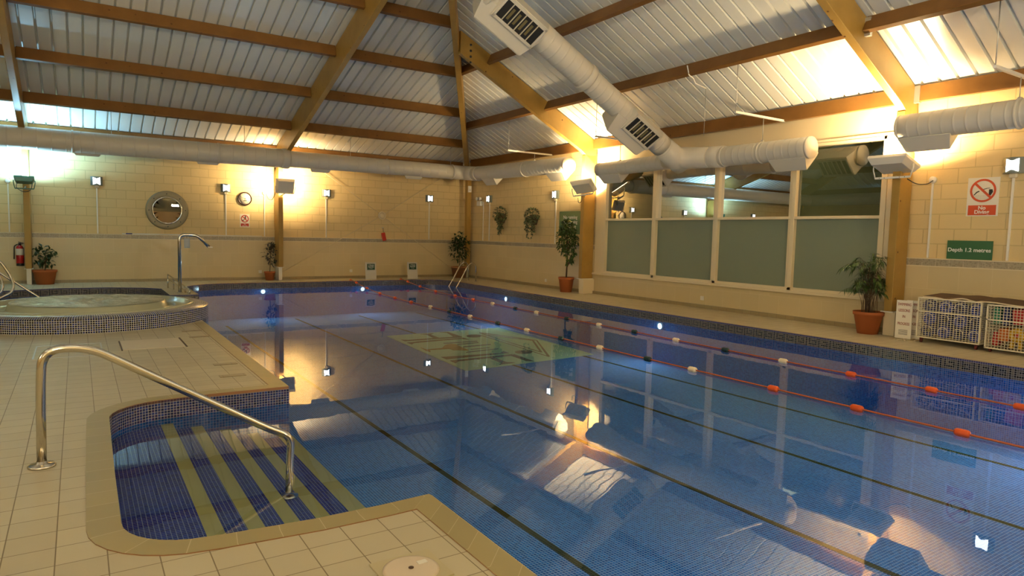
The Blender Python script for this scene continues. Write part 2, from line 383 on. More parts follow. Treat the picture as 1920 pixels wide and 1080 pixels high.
# pool walls: mosaic band in key pattern over blue
KEY = ["11111110","10000010","10111010","10100010","10111110","10000000"]
WZ = -.165
def pool_wall():
    mb = MB(); n = len(ring); s = 0.0
    def cellmat(col, row, key):
        if row == 0 and key: return 3
        if key: return 1 if KEY[row][col % 8] == '1' else 2
        return 0
    for i in range(n):
        a = Vector((*ring[i],0)); b = Vector((*ring[(i+1)%n],0)); L = (b-a).length
        if L < 1e-4: continue
        mid = (a+b)/2
        near = mid.x < 1.75 and mid.y < 6.5
        key = (not near) and not (mid.x < 1.9 and 10.8 < mid.y < 14.4 and (mid-Vector((*SC_,0))).length < 1.8)
        k0 = 0; cnt = max(1, int(round(L/.027))); cnt = cnt if key else 1
        for c in range(cnt):
            p = a.lerp(b, c/cnt); q = a.lerp(b, (c+1)/cnt); u0 = s+L*c/cnt; u1 = s+L*(c+1)/cnt
            if key:
                u0 = round(u0/.025)*.025; u1 = u0+.025
                for r in range(6):
                    z0, z1 = -.165*r/6, -.165*(r+1)/6; v0, v1 = r*.025, (r+1)*.025
                    mb.add([(p.x,p.y,z0),(q.x,q.y,z0),(q.x,q.y,z1),(p.x,p.y,z1)], [(0,1,2,3)], cellmat(int(round(u0/.025)), r, True), [[(u0,v0),(u1,v0),(u1,v1),(u0,v1)]])
            else:
                mb.add([(p.x,p.y,0),(q.x,q.y,0),(q.x,q.y,-.165),(p.x,p.y,-.165)], [(0,1,2,3)], 0, [[(u0,0),(u1,0),(u1,.175),(u0,.175)]])
        zb = -1.0
        mb.add([(a.x,a.y,-.165),(b.x,b.y,-.165),(b.x,b.y,zb),(a.x,a.y,zb)], [(0,1,2,3)], 4, [[(s,0),(s+L,0),(s+L,.825),(s,.825)]])
        s += L
    return struct(mb.build('pool_wall', ['mos_dark','mos_black','mos_light','mos_violet','mos_blue'], fix=False))
pool_wall()
pf = MB(); pf.add([(x,y,-1.0) for x,y in ring], [tuple(f) for f in tessellate_polygon([[Vector((*p,0)) for p in ring]])])
pool_floor = struct(pf.build('pool_floor', 'mos_floor'))
wf = MB(); wf.add([(x,y,WZ) for x,y in ring], [tuple(f) for f in tessellate_polygon([[Vector((*p,0)) for p in ring]])])
water = wf.build('pool_water', 'water'); tag(water, 'still blue water filling the swimming pool up to its tiled band', 'water', kind='stuff')
if sum(f.normal.z for f in water.data.polygons) < 0: water.data.flip_normals()
# lane lines laid in the pool floor
for x, lb in ((3.15,'first thin dark lane line on the pool floor, nearest the steps'),(5.12,'second thin dark lane line on the pool floor, running under the pale logo panel'),(6.98,'third thin dark lane line on the pool floor, beside the middle of the pool'),(8.85,'fourth thin dark lane line on the pool floor, nearest the window side')):
    o = MB().bb(x-.029,x+.029,-3.1,19.0 if x > 3.3 else 18.2,-1.0,-.995).build('lane_line', 'mos_line'); tag(rebase(o,(x,8,-1.0)), lb, 'pool line', 'lane lines on the pool floor')
# steps inside the recess
def inside_recess(x0, x1):
    pts = []
    def yr(x):   # y range of the recess at x
        ys = []
        n = len(recess)
        for i in range(n-1):
            (xa,ya),(xb,yb) = recess[i],recess[i+1]
            if (xa-x)*(xb-x) <= 0 and abs(xa-xb) > 1e-6: ys.append(ya+(yb-ya)*(x-xa)/(xb-xa))
        return min(ys), max(ys)
    xs = [x0+(x1-x0)*i/8 for i in range(9)]
    lo = [(x, yr(min(max(x,.17),1.66))[0]) for x in xs]; hi = [(x, yr(min(max(x,.17),1.66))[1]) for x in xs]
    return lo + hi[::-1]
st = thing('pool_steps', 'navy mosaic steps with yellowish nosings going down in the rounded recess', 'steps', (.9,4.9,-1.0))
EDG = [.165,.66,.90,1.14,1.38,1.66]; DZ = [-.215,-.275,-.34,-.41,-.48]
for i in range(5):
    x0, x1 = EDG[i], EDG[i+1]
    o = MB().prism(inside_recess(x0, x1-.095), -.99, DZ[i]).build('step_tread', 'mos_deep', st)
    o = MB().prism(inside_recess(x1-.095, x1 + (.03 if i == 4 else 0)), -.99, DZ[i]+.001).build('step_nosing', 'nose_green', st)
# coping along the left side and the recess
def strip(inner, width, z=.0015, mats='coping', name='coping', side=1, th=.004):
    P = [Vector((*p,0)) for p in inner]; n = len(P); O = []
    for i in range(n):
        d1 = (P[i]-P[i-1]).normalized() if i > 0 else None; d2 = (P[i+1]-P[i]).normalized() if i < n-1 else None
        d1 = d1 or d2; d2 = d2 or d1; n1 = Vector((-d1.y,d1.x,0))*side; n2 = Vector((-d2.y,d2.x,0))*side
        mdir = (n1+n2).normalized(); O.append(P[i]+mdir*(width/max(.5,mdir.dot(n1))))
    mb = MB(); s = 0
    for i in range(n-1):
        L = (P[i+1]-P[i]).length
        a,b,c,d = P[i].copy(),P[i+1].copy(),O[i+1].copy(),O[i].copy()
        for q in (a,b,c,d): q.z = z+th
        mb.add([a,b,c,d],[(0,1,2,3)],0,[[(s,.1),(s+L,.1),(s+L,.3),(s,.3)]])
        # rounded lip over the water edge
        e, f = a.copy(), b.copy(); e.z = f.z = -.02
        mb.add([a,b,f,e],[(0,1,2,3)],1)
        g, h = d.copy(), c.copy(); g.z = h.z = 0
        mb.add([d,c,h,g],[(0,1,2,3)],1); s += L
    return mb.build(name, [mats,'nosing_edge'])
c1 = strip([(1.66,-3.2),(1.66,3.36)]+recess[1:-1]+[(1.66,6.42),(1.66,11.5)], .15, side=1, name='trim_1'); struct(c1)
c4 = strip([(9.81,-3.2),(9.81,12.0)]+right_back[::-1]+back_left[::-1], .035, side=-1, name='trim_4', th=.001); struct(c4)
# ---- walls
def zw(x): return 3.97
wb = MB(); wb.bb(X0-.3,X1+.3,Y1,Y1+.2,1.28,3.80).bb(X0-.3,X1+.3,Y1,Y1+.2,-.3,1.28)
struct(wb.build('wall_back', 'block_x'))
WY0, WY1, WZ0, WZ1 = 6.09, 13.30, .56, 3.31
wr = MB(); wr.bb(X1,X1+.2,Y0-.3,WY0-.31,-.3,3.97).bb(X1,X1+.2,WY1+.31,Y1+.2,-.3,3.97)
wr.bb(X1,X1+.2,WY0-.31,WY1+.31,WZ1,3.97,1).bb(X1,X1+.2,WY0-.31,WY1+.31,-.3,WZ0,1).bb(X1,X1+.2,WY0-.31,WY0,WZ0,WZ1,1).bb(X1,X1+.2,WY1,WY1+.31,WZ0,WZ1,1)
struct(wr.build('wall_right', ['block_y','plaster']))
struct(MB().bb(X0-.2,X0,Y0-.3,Y1+.2,-.3,3.97).build('wall_left', 'block_y'))
gf = [(X0,-.3),(X1,-.3),(X1,3.97),(RX,ZR),(X0,3.97)]
struct(MB().prism(gf, Y0-.2, Y0, 'xz').build('wall_front', 'block_x'))
# ---- roof sheets with trapezoidal ribs, three slopes in one ceiling
def ribs(a, b, start, pitch=.258, wtop=.022, wbot=.05):
    out = [(a,0)]; y = start
    while y > a: y -= pitch
    while y < b:
        for d, h in ((-wbot/2,0),(-wtop/2,.055),(wtop/2,.055),(wbot/2,0)):
            if a < y+d < b: out.append((y+d,h))
        y += pitch
    out.append((b,0)); return out
cl = MB()
rp = ribs(Y0, 20.29, 8.112)
for (ya,ha),(yb,hb) in zip(rp, rp[1:]):
    xa = max(RX, hipx(ya)) ; xb = max(RX, hipx(yb)); e = 11.62
    cl.add([(e,ya,zR(e)+ha),(e,yb,zR(e)+hb),(xb,yb,zR(xb)+hb),(xa,ya,zR(xa)+ha)], [(0,1,2,3)], 0, [[(ya,0),(yb,0),(yb,10),(ya,10)]])
    e = -7.62; xa = 2*RX-xa; xb = 2*RX-xb
    cl.add([(e,ya,zL(e)+ha),(e,yb,zL(e)+hb),(xb,yb,zL(xb)+hb),(xa,ya,zL(xa)+ha)], [(0,1,2,3)], 0, [[(ya,0),(yb,0),(yb,10),(ya,10)]])
bp_ = ribs(X0-.1, X1+.1, -.073)
for (xa,ha),(xb,hb) in zip(bp_, bp_[1:]):
    def ye(x): 
        xx = x if x > RX else 2*RX-x
        return min(20.9, hipy(xx))
    ya, yb = ye(xa), ye(xb); e = 20.92
    cl.add([(xa,e,zB(e)+ha),(xb,e,zB(e)+hb),(xb,yb,zB(yb)+hb),(xa,ya,zB(ya)+ha)], [(0,1,2,3)], 0, [[(xa,0),(xb,0),(xb,10),(xa,10)]])
struct(cl.build('ceiling', 'roof', fix=False))
# ---- dado, border, skirting
def dado(axis, a, b, th=.045, front=None):
    nm = {'x':('wall_back','dado_x','border_x','skirt_x'),'y':('wall_right','dado_y','border_y','skirt_y')}[axis]
    if axis == 'x':
        f = Y1-th; T = lambda z0,z1,d,mi=0: (a,b,f-d,Y1,z0,z1)
    else:
        f = X1-th; T = lambda z0,z1,d,mi=0: (f-d,X1,a,b,z0,z1)
    return f, T, nm
n_ = 1
trims = {}
def make_dado(axis, a, b):
    global n_
    f, T, nm = dado(axis, a, b)
    struct(MB().bb(*T(0,1.165,0)).build('trim_%d' % (n_+4), nm[1])); 
    struct(MB().bb(*T(1.165,1.27,.004)).build('trim_%d' % (n_+5), nm[2]))
    struct(MB().bb(*T(1.27,1.285,.012)).bb(*T(1.150,1.165,.008)).build('trim_%d' % (n_+6), 'cream')); n_ += 3
make_dado('x', X0, X1)
make_dado('y', Y0, WY0-.31)
make_dado('y', WY1+.31, Y1)
struct(MB().bb(X1-.03,X1,WY0-.31,WY1+.31,0,WZ0-.02).build('trim_%d' % (n_+4), 'dado_y')); n_ += 1
struct(MB().bb(X0,X1,Y1-.075,Y1-.04,0,.075).build('baseboard_back', 'skirt_x'))
struct(MB().bb(X1-.075,X1-.02,Y0,Y1,0,.075).build('baseboard_right', 'skirt_y'))
struct(MB().bb(X0,X0+.05,Y0,Y1,0,1.28).build('baseboard_left', 'dado_y'))
# ---- the big window
win = thing('window_1', None, None, (X1,9.7,.56)); struct(win)
wfm = MB(); t_ = .06
wfm.bb(X1-.05,X1+.09,WY0-.04,WY0+.05,WZ0,WZ1).bb(X1-.05,X1+.09,WY1-.12,WY1,WZ0,WZ1)
wfm.bb(X1-.05,X1+.09,WY0,WY1,WZ1-.05,WZ1).bb(X1-.04,X1+.09,WY0,WY1,WZ0,WZ0+.06)
wfm.build('window_frame', 'cream', win, bevel=.006)
MB().bb(X1-.10,X1+.02,WY0-.28,WY1+.30,WZ0-.045,WZ0+.005).build('window_sill', 'cream', win, bevel=.006)
MB().bb(X1-.035,X1+.01,WY1,WY1+.29,WZ0,WZ1+.03).bb(X1-.035,X1+.01,WY0-.29,WY0-.04,WZ0,WZ1+.03).bb(X1-.035,X1+.01,WY0-.29,WY1+.29,WZ1,WZ1+.06).build('architrave', 'cream', win, bevel=.008)
for y in (11.48, 9.65, 7.83):
    MB().bb(X1-.04,X1+.09,y-.075,y+.01,WZ0,WZ1).bb(X1-.015,X1+.09,y+.01,y+.07,WZ0,WZ1).build('mullion', 'cream', win, bevel=.006)
MB().bb(X1-.035,X1+.09,WY0,WY1,1.925,1.98).build('transom', 'cream', win, bevel=.005)
ys = [WY0+.02, 7.83, 9.65, 11.48, WY1-.06]
for a, b in zip(ys, ys[1:]):
    MB().quad((X1+.05,a,1.95),(X1+.05,b,1.95),(X1+.05,b,WZ1-.02),(X1+.05,a,WZ1-.02)).build('clear_pane', 'glass', win)
    MB().bb(X1+.045,X1+.055,a,b,WZ0+.03,1.95).build('frosted_pane', 'frosted', win)
# dim room behind the clear panes; olive paint and added light tone the glass
struct(MB().bb(X1+.2,X1+3.2,5.6,5.7,-.3,4.2).bb(X1+.2,X1+3.2,13.7,13.8,-.3,4.2).bb(X1+3.1,X1+3.2,5.6,13.8,-.3,4.2).bb(X1+.2,X1+3.2,5.6,13.8,-.3,-.2).bb(X1+.2,X1+3.2,5.6,13.8,4.1,4.2).build('wall_outer', mat('dim_room_paint', (.42,.40,.20), .7)))
ld = bpy.data.lights.new('added_pane_light','AREA'); ld.size = 1.2; ld.energy = 11; ld.color = (1,.9,.6); lo = bpy.data.objects.new('added_pane_light', ld); COL.objects.link(lo); lo.location = (13.3,9.5,4.0)  # added light, brings up the olive tone behind the panes
# ================================================================ TIMBER FRAMES
def beam_mesh(p, q, wd, dp, name, mt, parent=None, up=(0,0,1), bevel=.008):
    p, q = Vector(p), Vector(q); d = (q-p); L = d.length; d.normalize(); s = d.cross(Vector(up)).normalized(); u = s.cross(d).normalized()
    vs = []
    for e in (p, q):
        for a, b in ((-1,0),(1,0),(1,-1),(-1,-1)): vs.append(e + s*a*wd/2 + u*b*dp)
    mb = MB().add(vs, [(0,1,2,3),(7,6,5,4),(0,4,5,1),(1,5,6,2),(2,6,7,3),(3,7,4,0)]); return mb.build(name, mt, parent, bevel=bevel)
def frame_rafter(poly, a, b, plane, parent):
    return MB().prism(poly, a, b, plane).build('rafter', 'glulam', parent, bevel=.01)
HW = .065
def right_frame(y, label, near_end, plinth=True):
    t = thing('timber_frame', label, 'timber frame', (11.25,y,0), 'glulam roof frames')
    xe = near_end
    poly = [(11.46,zR(11.46)-.02),(xe,zR(xe)-.02),(xe,zR(xe)-.52),(10.95,zR(10.95)-.53),(10.95+.0,zR(10.95)-.53),(11.46,3.35)]
    frame_rafter(poly, y-HW, y+HW, 'xz', t)
    MB().bb(11.07,11.44,y-HW,y+HW,.40,3.62).build('post', 'glulam', t, bevel=.008)
    MB().bb(11.10,11.47,y-.11,y+.075,0,.385).build('plinth', 'cream', t, bevel=.006)
    MB().bb(11.04,11.45,y-.10,y+.10,.385,.40).build('base_plate', 'white', t)
    return t
right_frame(13.68, 'pine post and rafter left of the big window, meeting the corner hip', hipx(13.68)+.03)
right_frame(5.70, 'pine post and rafter right of the big window, behind the potted palm', RX)
right_frame(-2.3, 'pine post and rafter nearest the camera on the window side', RX)
def back_frame(x, label):
    t = thing('timber_frame', label, 'timber frame', (x,20.4,0), 'glulam roof frames')
    ye = hipy(x if x > RX else 2*RX-x)
    poly = [(20.74,zB(20.74)-.02),(ye,zB(ye)-.02),(ye,zB(ye)-.60),(20.2,zB(20.2)-.62),(20.74,3.2)]
    MB().prism(poly, x-HW, x+HW, 'yz').build('rafter', 'glulam', t, bevel=.01)
    MB().bb(x-HW,x+HW,20.22,20.72,.40,3.5).build('post', 'glulam', t, bevel=.008)
    MB().bb(x-.05,x+.05,20.30,20.70,0,.385).build('plinth', 'white', t, bevel=.006)
    MB().bb(x-.09,x+.09,20.24,20.70,.385,.40).build('base_plate', 'white', t)
    return t
back_frame(5.03, 'pine post and rafter behind the box light in the middle of the back wall')
back_frame(-1.03, 'pine post and rafter beside the fire extinguisher, lit cool blue')
# corner hip
t = thing('timber_frame', 'slender corner post and hip rafter where the two walls meet', 'timber frame', (11.35,20.35,0), 'glulam roof frames')
pe = Vector((RX,YH,ZR-.05)); ps = Vector((11.40,hipy(11.40)+.15,zR(11.40)-.08))
beam_mesh(ps, pe, .13, .42, 'rafter', 'glulam', t)
MB().bb(11.26,11.40,20.15,20.32,.40,3.62).build('post', 'glulam', t, bevel=.008)
MB().bb(11.28,11.38,20.17,20.30,0,.40).build('plinth', 'cream', t, bevel=.004)
for k in range(4): MB().lathe([(0,0),(.028,0),(.028,.012),(.014,.014),(.014,.03),(0,.03)], (7.62,13.612,5.80-.13*k), 10, Matrix.Rotation(math.pi/2,3,'X')).build('bolt', 'black', t)
t = thing('timber_frame', 'hip rafter climbing from the far left corner', 'timber frame', (-7.35,20.3,0), 'glulam roof frames')
beam_mesh((-7.4,hipy(11.4)+.15,zR(11.40)-.08), pe, .13, .42, 'rafter', 'glulam', t)
MB().bb(-7.4,-7.26,20.15,20.32,0,3.62).build('post', 'glulam', t)
t = thing('timber_frame', 'ridge beam along the top of the roof', 'timber frame', (RX,0,ZR-.4), 'glulam roof frames')
MB().bb(RX-.07,RX+.07,Y0,YH,ZR-.5,ZR-.04).build('rafter', 'glulam', t)
# left side frames (seen only in reflections)
def left_frame(y, label):
    t = thing('timber_frame', label, 'timber frame', (-7.3,y,0), 'glulam roof frames')
    MB().prism([(-7.46,zL(-7.46)-.02),(RX if y < YH else 2*RX-hipx(y),(ZR if y < YH else zR(hipx(y)))-.02),(RX if y < YH else 2*RX-hipx(y),(ZR if y < YH else zR(hipx(y)))-.52),(-6.95,zL(-6.95)-.53),(-7.46,3.35)], y-HW, y+HW, 'xz').build('rafter', 'glulam', t)
    MB().bb(-7.44,-7.07,y-HW,y+HW,0,3.62).build('post', 'glulam', t)
left_frame(13.68, 'pine post and rafter on the far left wall, farthest one'); left_frame(5.70, 'pine post and rafter on the far left wall, middle one'); left_frame(-2.3, 'pine post and rafter on the far left wall, nearest one')
# purlins: set square to the slope, hung between the frames
ORD = ['lowest','second','third','fourth','fifth','sixth']
def purlin(p, q, up, label, dp=.25, vert=False):
    o = beam_mesh(p, q, .085, dp, 'purlin', 'purlin', None, up=(0,0,1) if vert else up)
    c = (Vector(p)+Vector(q))/2; rebase(o, c); tag(o, label, 'roof beam', 'purlins under the roof sheets'); return o
upR = Vector((.4578,0,.889)); upB = Vector((0,.3022,.9532)); upL = Vector((-.4578,0,.889))
for k, x in enumerate((11.36, 9.85, 8.19, 6.53, 4.87, 3.2)):
    z = zR(x)-.012; v = k == 0
    yh = min(20.1, hipy(x)-.08)
    if yh > 13.8: purlin((x,13.76,z),(x,yh,z), upR, ORD[k]+' roof beam on the window side, in the bay next to the corner', vert=v)
    a, b = 5.77, min(13.6, yh)
    if b > a+.1: purlin((x,a,z),(x,b,z), upR, ORD[k]+' roof beam on the window side, in the bay above the big window', vert=v)
    purlin((x,-2.2,z),(x,5.63,z), upR, ORD[k]+' roof beam on the window side, in the bay above the wire baskets', vert=v)
    if yh > 13.8: purlin((2*RX-x,13.76,z),(2*RX-x,yh,z), upL, ORD[k]+' roof beam on the far left slope, corner bay', vert=v)
    if b > a+.1: purlin((2*RX-x,a,z),(2*RX-x,b,z), upL, ORD[k]+' roof beam on the far left slope, middle bay', vert=v)
    purlin((2*RX-x,-2.2,z),(2*RX-x,5.63,z), upL, ORD[k]+' roof beam on the far left slope, near bay', vert=v)
for k, y in enumerate((20.45, 18.86, 17.02, 15.12, 13.33, 11.5)):
    z = zB(y)-.012; v = k == 0; xh = min(11.2, hipx(y)-.08)
    if xh > 5.2: purlin((5.10,y,z),(xh,y,z), upB, ORD[k]+' roof beam over the back wall, between the middle post and the corner', vert=v)
    a, b = max(-.96, 2*RX-hipx(y)+.08), min(4.96, xh)
    if b > a: purlin((a,y,z),(b,y,z), upB, ORD[k]+' roof beam over the back wall, above the round porthole', vert=v)
    a = max(-7.2, 2*RX-hipx(y)+.08)
    if a < -1.2: purlin((a,y,z),(-1.1,y,z), upB, ORD[k]+' roof beam over the back wall, left of the cool-lit post', vert=v)
# steel hangers at purlin ends
def bracket(x, y, z, label, R):
    o = MB().bb(x-.03,x+.03,y-.05,y+.05,z-.27,z+.0).build('joist_hanger', 'galv'); rebase(o,(x,y,z-.27)); tag(o, label, 'bracket', 'steel purlin hangers')
bracket(11.34,5.60,4.03,'small perforated steel hanger joining the lowest beam to the post by the palm',None)
bracket(9.80,5.60,4.80,'small steel hanger joining the second beam to the rafter above the palm',None)
# ================================================================ UP-LIGHTS ON THE POSTS
def floodlight(label, c, aim, wa, lens, col, power, post, name='flood_light', body='fixture', w=.46, h=.33, d=.13, group='up-lights on the posts'):
    c = Vector(c); aim = Vector(aim).normalized(); wa = Vector(wa).normalized(); ha = aim.cross(wa).normalized(); wa = ha.cross(aim).normalized()
    t = thing(name, label, 'flood light', c, group)
    R = Matrix((wa, ha, aim)).transposed()
    k = .80
    P = [Vector((sx*w/2*kk, sy*h/2*kk, z)) for z, kk in ((-d/2,k),(d*.25,1.0),(d/2,1.0)) for sx, sy in ((-1,-1),(1,-1),(1,1),(-1,1))]
    mb = MB().add([c+R@p for p in P], [(3,2,1,0),(0,1,5,4),(1,2,6,5),(2,3,7,6),(3,0,4,7),(4,5,9,8),(5,6,10,9),(6,7,11,10),(7,4,8,11)])
    mb.build('housing', body, t, bevel=.006)
    MB().box(c+R@Vector((0,0,d/2+.002)), (w*.99,h*.99,.02), R).build('lens_frame', body, t, bevel=.004)
    MB().box(c+R@Vector((0,0,d/2+.010)), (w*.86,h*.84,.012), R).build('lamp_glass', lens, t)
    # stirrup bracket
    drop = .20
    a0 = c + wa*(w/2+.012); a1 = c - wa*(w/2+.012)
    dn = Vector((0,0,-1))
    bw = MB()
    for a in (a0, a1): bw.tube([a, a+dn*drop*.35+Vector((0,0,0)), a+dn*drop+(c-a)*.12], .011, 6)
    b0 = a0+dn*drop+(c-a0)*.12; b1 = a1+dn*drop+(c-a1)*.12
    m_ = (b0+b1)/2; dirb = (b1-b0).normalized(); q = dirb.cross(Vector((0,0,1))).normalized(); Rb = Matrix((dirb, q, Vector((0,0,1)))).transposed()
    bw.box(m_, ((b1-b0).length,.035,.03), Rb); bw.build('stirrup', 'white' if body == 'fixture' else body, t)
    for s_ in (-.3,-.18,.18,.3): MB().tube([m_+dirb*s_*w*1.1+q*.019, m_+dirb*s_*w*1.1-q*.019], .007, 6).build('bolt_hole', 'black', t)
    if post is not None: MB().tube([m_, post], .018, 8).build('arm', 'galv', t)
    ld = bpy.data.lights.new('lamp', 'AREA'); ld.shape = 'RECTANGLE'; ld.size = w*.8; ld.size_y = h*.78; ld.energy = power; ld.color = col; ld.spread = math.radians(165)
    lo = bpy.data.objects.new('lamp', ld); COL.objects.link(lo)
    lo.matrix_world = Matrix.Translation(c+aim*(d/2+.022)) @ R.to_4x4() @ Matrix.Rotation(math.pi,4,'X'); 
    return t
floodlight('box flood light on the middle post of the back wall, seen square from behind', (5.09,19.95,2.76), (0,.93,.37), (1,0,0), 'lens_warm', WARM, UPLIGHT_W*.9, (5.03,20.2,2.50), w=.53, h=.42)
floodlight('tilted flood light on the post left of the big window, above the green sign', (10.90,13.45,2.77), (.48,.34,.81), (-.4,1,0), 'lens_warm', WARM, UPLIGHT_W*1.25, (11.1,13.62,2.55), w=.60, h=.42)
floodlight('flood light on the post above the potted palm, its white lit edge showing', (10.98,5.72,2.76), (.30,0,.95), (0,1,0), 'lens_warm', WARM, UPLIGHT_W*1.35, (11.1,5.70,2.58), w=.60, h=.50)
floodlight('dark green flood light glowing cool blue on the left post of the back wall', (-1.05,20.05,2.55), (0,.28,.96), (1,0,0), 'lens_cool', COOL, UPLIGHT_W*.75, (-1.03,20.25,2.42), body='green_fix', w=.40, h=.26, d=.12)
floodlight('flood light on the far left wall, farthest post', (-6.95,13.68,2.75), (-.3,0,.95), (0,1,0), 'lens_cool', COOL, UPLIGHT_W*.9, (-7.1,13.68,2.58))
floodlight('unseen flood light added as fill on the far left wall, middle post', (-6.95,5.70,2.75), (.5,0,.86), (0,1,0), 'lens_cool', NEUT, FILL_W, (-7.1,5.7,2.58))  # from here on: unseen lights added as soft fill off the roof
floodlight('unseen flood light added as fill on the far left wall, nearest post', (-6.95,-2.3,2.75), (.5,0,.86), (0,1,0), 'lens_warm', NEUT, FILL_W, (-7.1,-2.3,2.58))
floodlight('unseen flood light added as fill on the nearest post of the window wall', (10.98,-2.3,2.76), (-.5,0,.86), (0,1,0), 'lens_warm', NEUT, FILL_W, (11.1,-2.3,2.58))
floodlight('unseen flood light added as fill on the wall behind the camera, left', (-2.0,-3.75,2.75), (0,.5,.86), (1,0,0), 'lens_warm', NEUT, FILL_W, (-2.0,-3.98,2.58))
floodlight('unseen flood light added as fill on the wall behind the camera, right', (5.0,-3.75,2.75), (0,.5,.86), (1,0,0), 'lens_warm', NEUT, FILL_W, (5.0,-3.98,2.58))
# drooping flex beside the fixtures
def flex(pts, label):
    o = MB().tube(pts, .008, 6).build('flex_cable', 'black'); rebase(o, pts[0]); tag(o, label, 'cable', 'flexes feeding the up-lights')
flex(bend([(4.72,20.72,2.58),(4.75,20.6,2.40),(4.80,20.3,2.36),(4.83,20.0,2.56)],.1), 'dark looping flex between the round wall box and the middle flood light')
flex(bend([(-1.2,20.2,2.50),(-1.22,20.0,2.36),(-1.05,20.0,2.25),(-.92,20.1,2.32),(-.9,20.15,2.48)],.1), 'dark flex looping under the green flood light')
flex(bend([(11.44,5.32,2.52),(11.35,5.35,2.46),(11.2,5.45,2.45),(11.1,5.55,2.54)],.1), 'twisted flex from the round box to the flood light over the palm')
flex(bend([(10.98,13.6,2.6),(10.95,13.55,2.40),(10.88,13.6,2.36),(10.86,13.6,2.50)],.1), 'short flex loop under the flood light left of the window')
# ================================================================ WALL LAMPS, CONDUITS, BOXES
def wall_lamp(face, u, z, label, to=1.29):
    d = .10; P = (lambda a, dd, zz: (a, Y1-dd, zz)) if face == 'B' else (lambda a, dd, zz: (X1-dd, a, zz))
    t = thing('wall_lamp', label, 'wall lamp', P(u,0,z), 'white glowing bulkhead lamps round the walls')
    hw, hh = .135, .115
    prof = []
    mb = MB()   # curved front body
    n = 8
    for k in range(n):
        a0 = -1+2*k/n; a1 = -1+2*(k+1)/n
        d0 = .05+.06*math.cos(a0*math.pi/2); d1 = .05+.06*math.cos(a1*math.pi/2)
        mb.add([P(u+hw*a0,d0,z-hh),P(u+hw*a1,d1,z-hh),P(u+hw*a1,d1,z+hh),P(u+hw*a0,d0,z+hh),P(u+hw*a0,0,z-hh),P(u+hw*a1,0,z-hh),P(u+hw*a1,0,z+hh),P(u+hw*a0,0,z+hh)], [(0,1,2,3),(4,7,6,5),(3,2,6,7),(0,4,5,1)] + ([(0,3,7,4)] if k == 0 else []) + ([(1,5,6,2)] if k == n-1 else []))
    mb.build('body', 'wallamp', t)
    gb = MB(); n = 8
    for k in range(n):
        a0 = (-1+2*k/n)*.60; a1 = (-1+2*(k+1)/n)*.60
        d0 = .056+.06*math.cos(a0*math.pi/2); d1 = .056+.06*math.cos(a1*math.pi/2)
        f0 = hh*(.68-.13*math.cos(a0*5)); f1 = hh*(.68-.13*math.cos(a1*5))
        gb.add([P(u+hw*a0,d0,z-f0),P(u+hw*a1,d1,z-f1),P(u+hw*a1,d1,z+f1),P(u+hw*a0,d0,z+f0)], [(0,1,2,3)])
    gb.build('diffuser', 'glow', t)
    c = P(u,.03,z-hh-.03)
    MB().box(c, (.11,.06,.07) if face == 'B' else (.06,.11,.07)).build('junction_box', 'cream', t, bevel=.02)
    MB().box(P(u,.012,(z-hh-.06+to)/2), (.03,.024,z-hh-.06-to) if face == 'B' else (.024,.03,z-hh-.06-to)).build('conduit', 'white', t)
wall_lamp('B', .45, 2.665, 'glowing wall lamp left of the round porthole')
wall_lamp('B', 3.62, 2.665, 'glowing wall lamp between the porthole and the clock')
wall_lamp('B', 6.55, 2.675, 'glowing wall lamp just right of the middle post on the back wall')
wall_lamp('B', 10.12, 2.68, 'glowing wall lamp on the back wall nearest the corner post')
wall_lamp('R', 19.05, 2.675, 'glowing wall lamp beside the emergency light, right of the corner')
wall_lamp('R', 15.38, 2.68, 'glowing wall lamp above the green rules sign')
wall_lamp('R', 4.24, 2.68, 'glowing wall lamp above the wire baskets, cut by the picture edge')
wall_lamp('B', -4.3, 2.67, 'glowing wall lamp on the back wall left of the extinguisher')
def round_box(face, u, z, label, to=1.29):
    P = (lambda a, dd, zz: (a, Y1-dd, zz)) if face == 'B' else (lambda a, dd, zz: (X1-dd, a, zz))
    t = thing('conduit_box', label, 'electrical box', P(u,0,z), 'round conduit boxes')
    R = Matrix.Rotation(math.pi/2,3,'X') if face == 'B' else Matrix.Rotation(-math.pi/2,3,'Y')
    MB().lathe([(.055,0),(.055,.035),(.04,.045),(0,.047)], P(u,0,z), 18, R).build('box', 'white', t)
    MB().box(P(u,.012,(z-.05+to)/2), (.026,.022,z-.05-to) if face == 'B' else (.022,.026,z-.05-to)).build('conduit', 'white', t)
round_box('B', 4.69, 2.58, 'round white box with conduit left of the middle post')
round_box('B', -1.42, 2.55, 'round white box with conduit left of the cool-lit post')
round_box('R', 5.34, 2.535, 'round white box with conduit beside the No Diving sign')
t = thing('emergency_light', 'twin-head white emergency light by the corner post', 'emergency light', (11.5,19.65,2.55))
MB().bb(11.40,11.5,19.53,19.77,2.46,2.62).build('battery_box', 'white', t, bevel=.012)
for y in (19.56, 19.74):
    MB().lathe([(.02,-.05),(.045,-.03),(.06,.04),(.055,.05),(0,.045)], (11.42,y,2.70), 16, Matrix.Rotation(-math.pi/2,3,'Y')).build('lamp_head', 'white', t)
MB().bb(11.48,11.5,19.45,19.465,1.29,2.60).build('conduit', 'white', t)
t = thing('wall_sensor', 'small white speaker box screwed to the corner post', 'sensor', (11.3,20.12,3.05))
MB().bb(11.26,11.38,20.09,20.15,2.93,3.15).build('case', 'white', t, bevel=.01); MB().lathe([(.035,0),(.03,.01),(0,.012)], (11.32,20.09,3.01), 14, Matrix.Rotation(math.pi/2,3,'X')).build('grille', 'fixture', t)
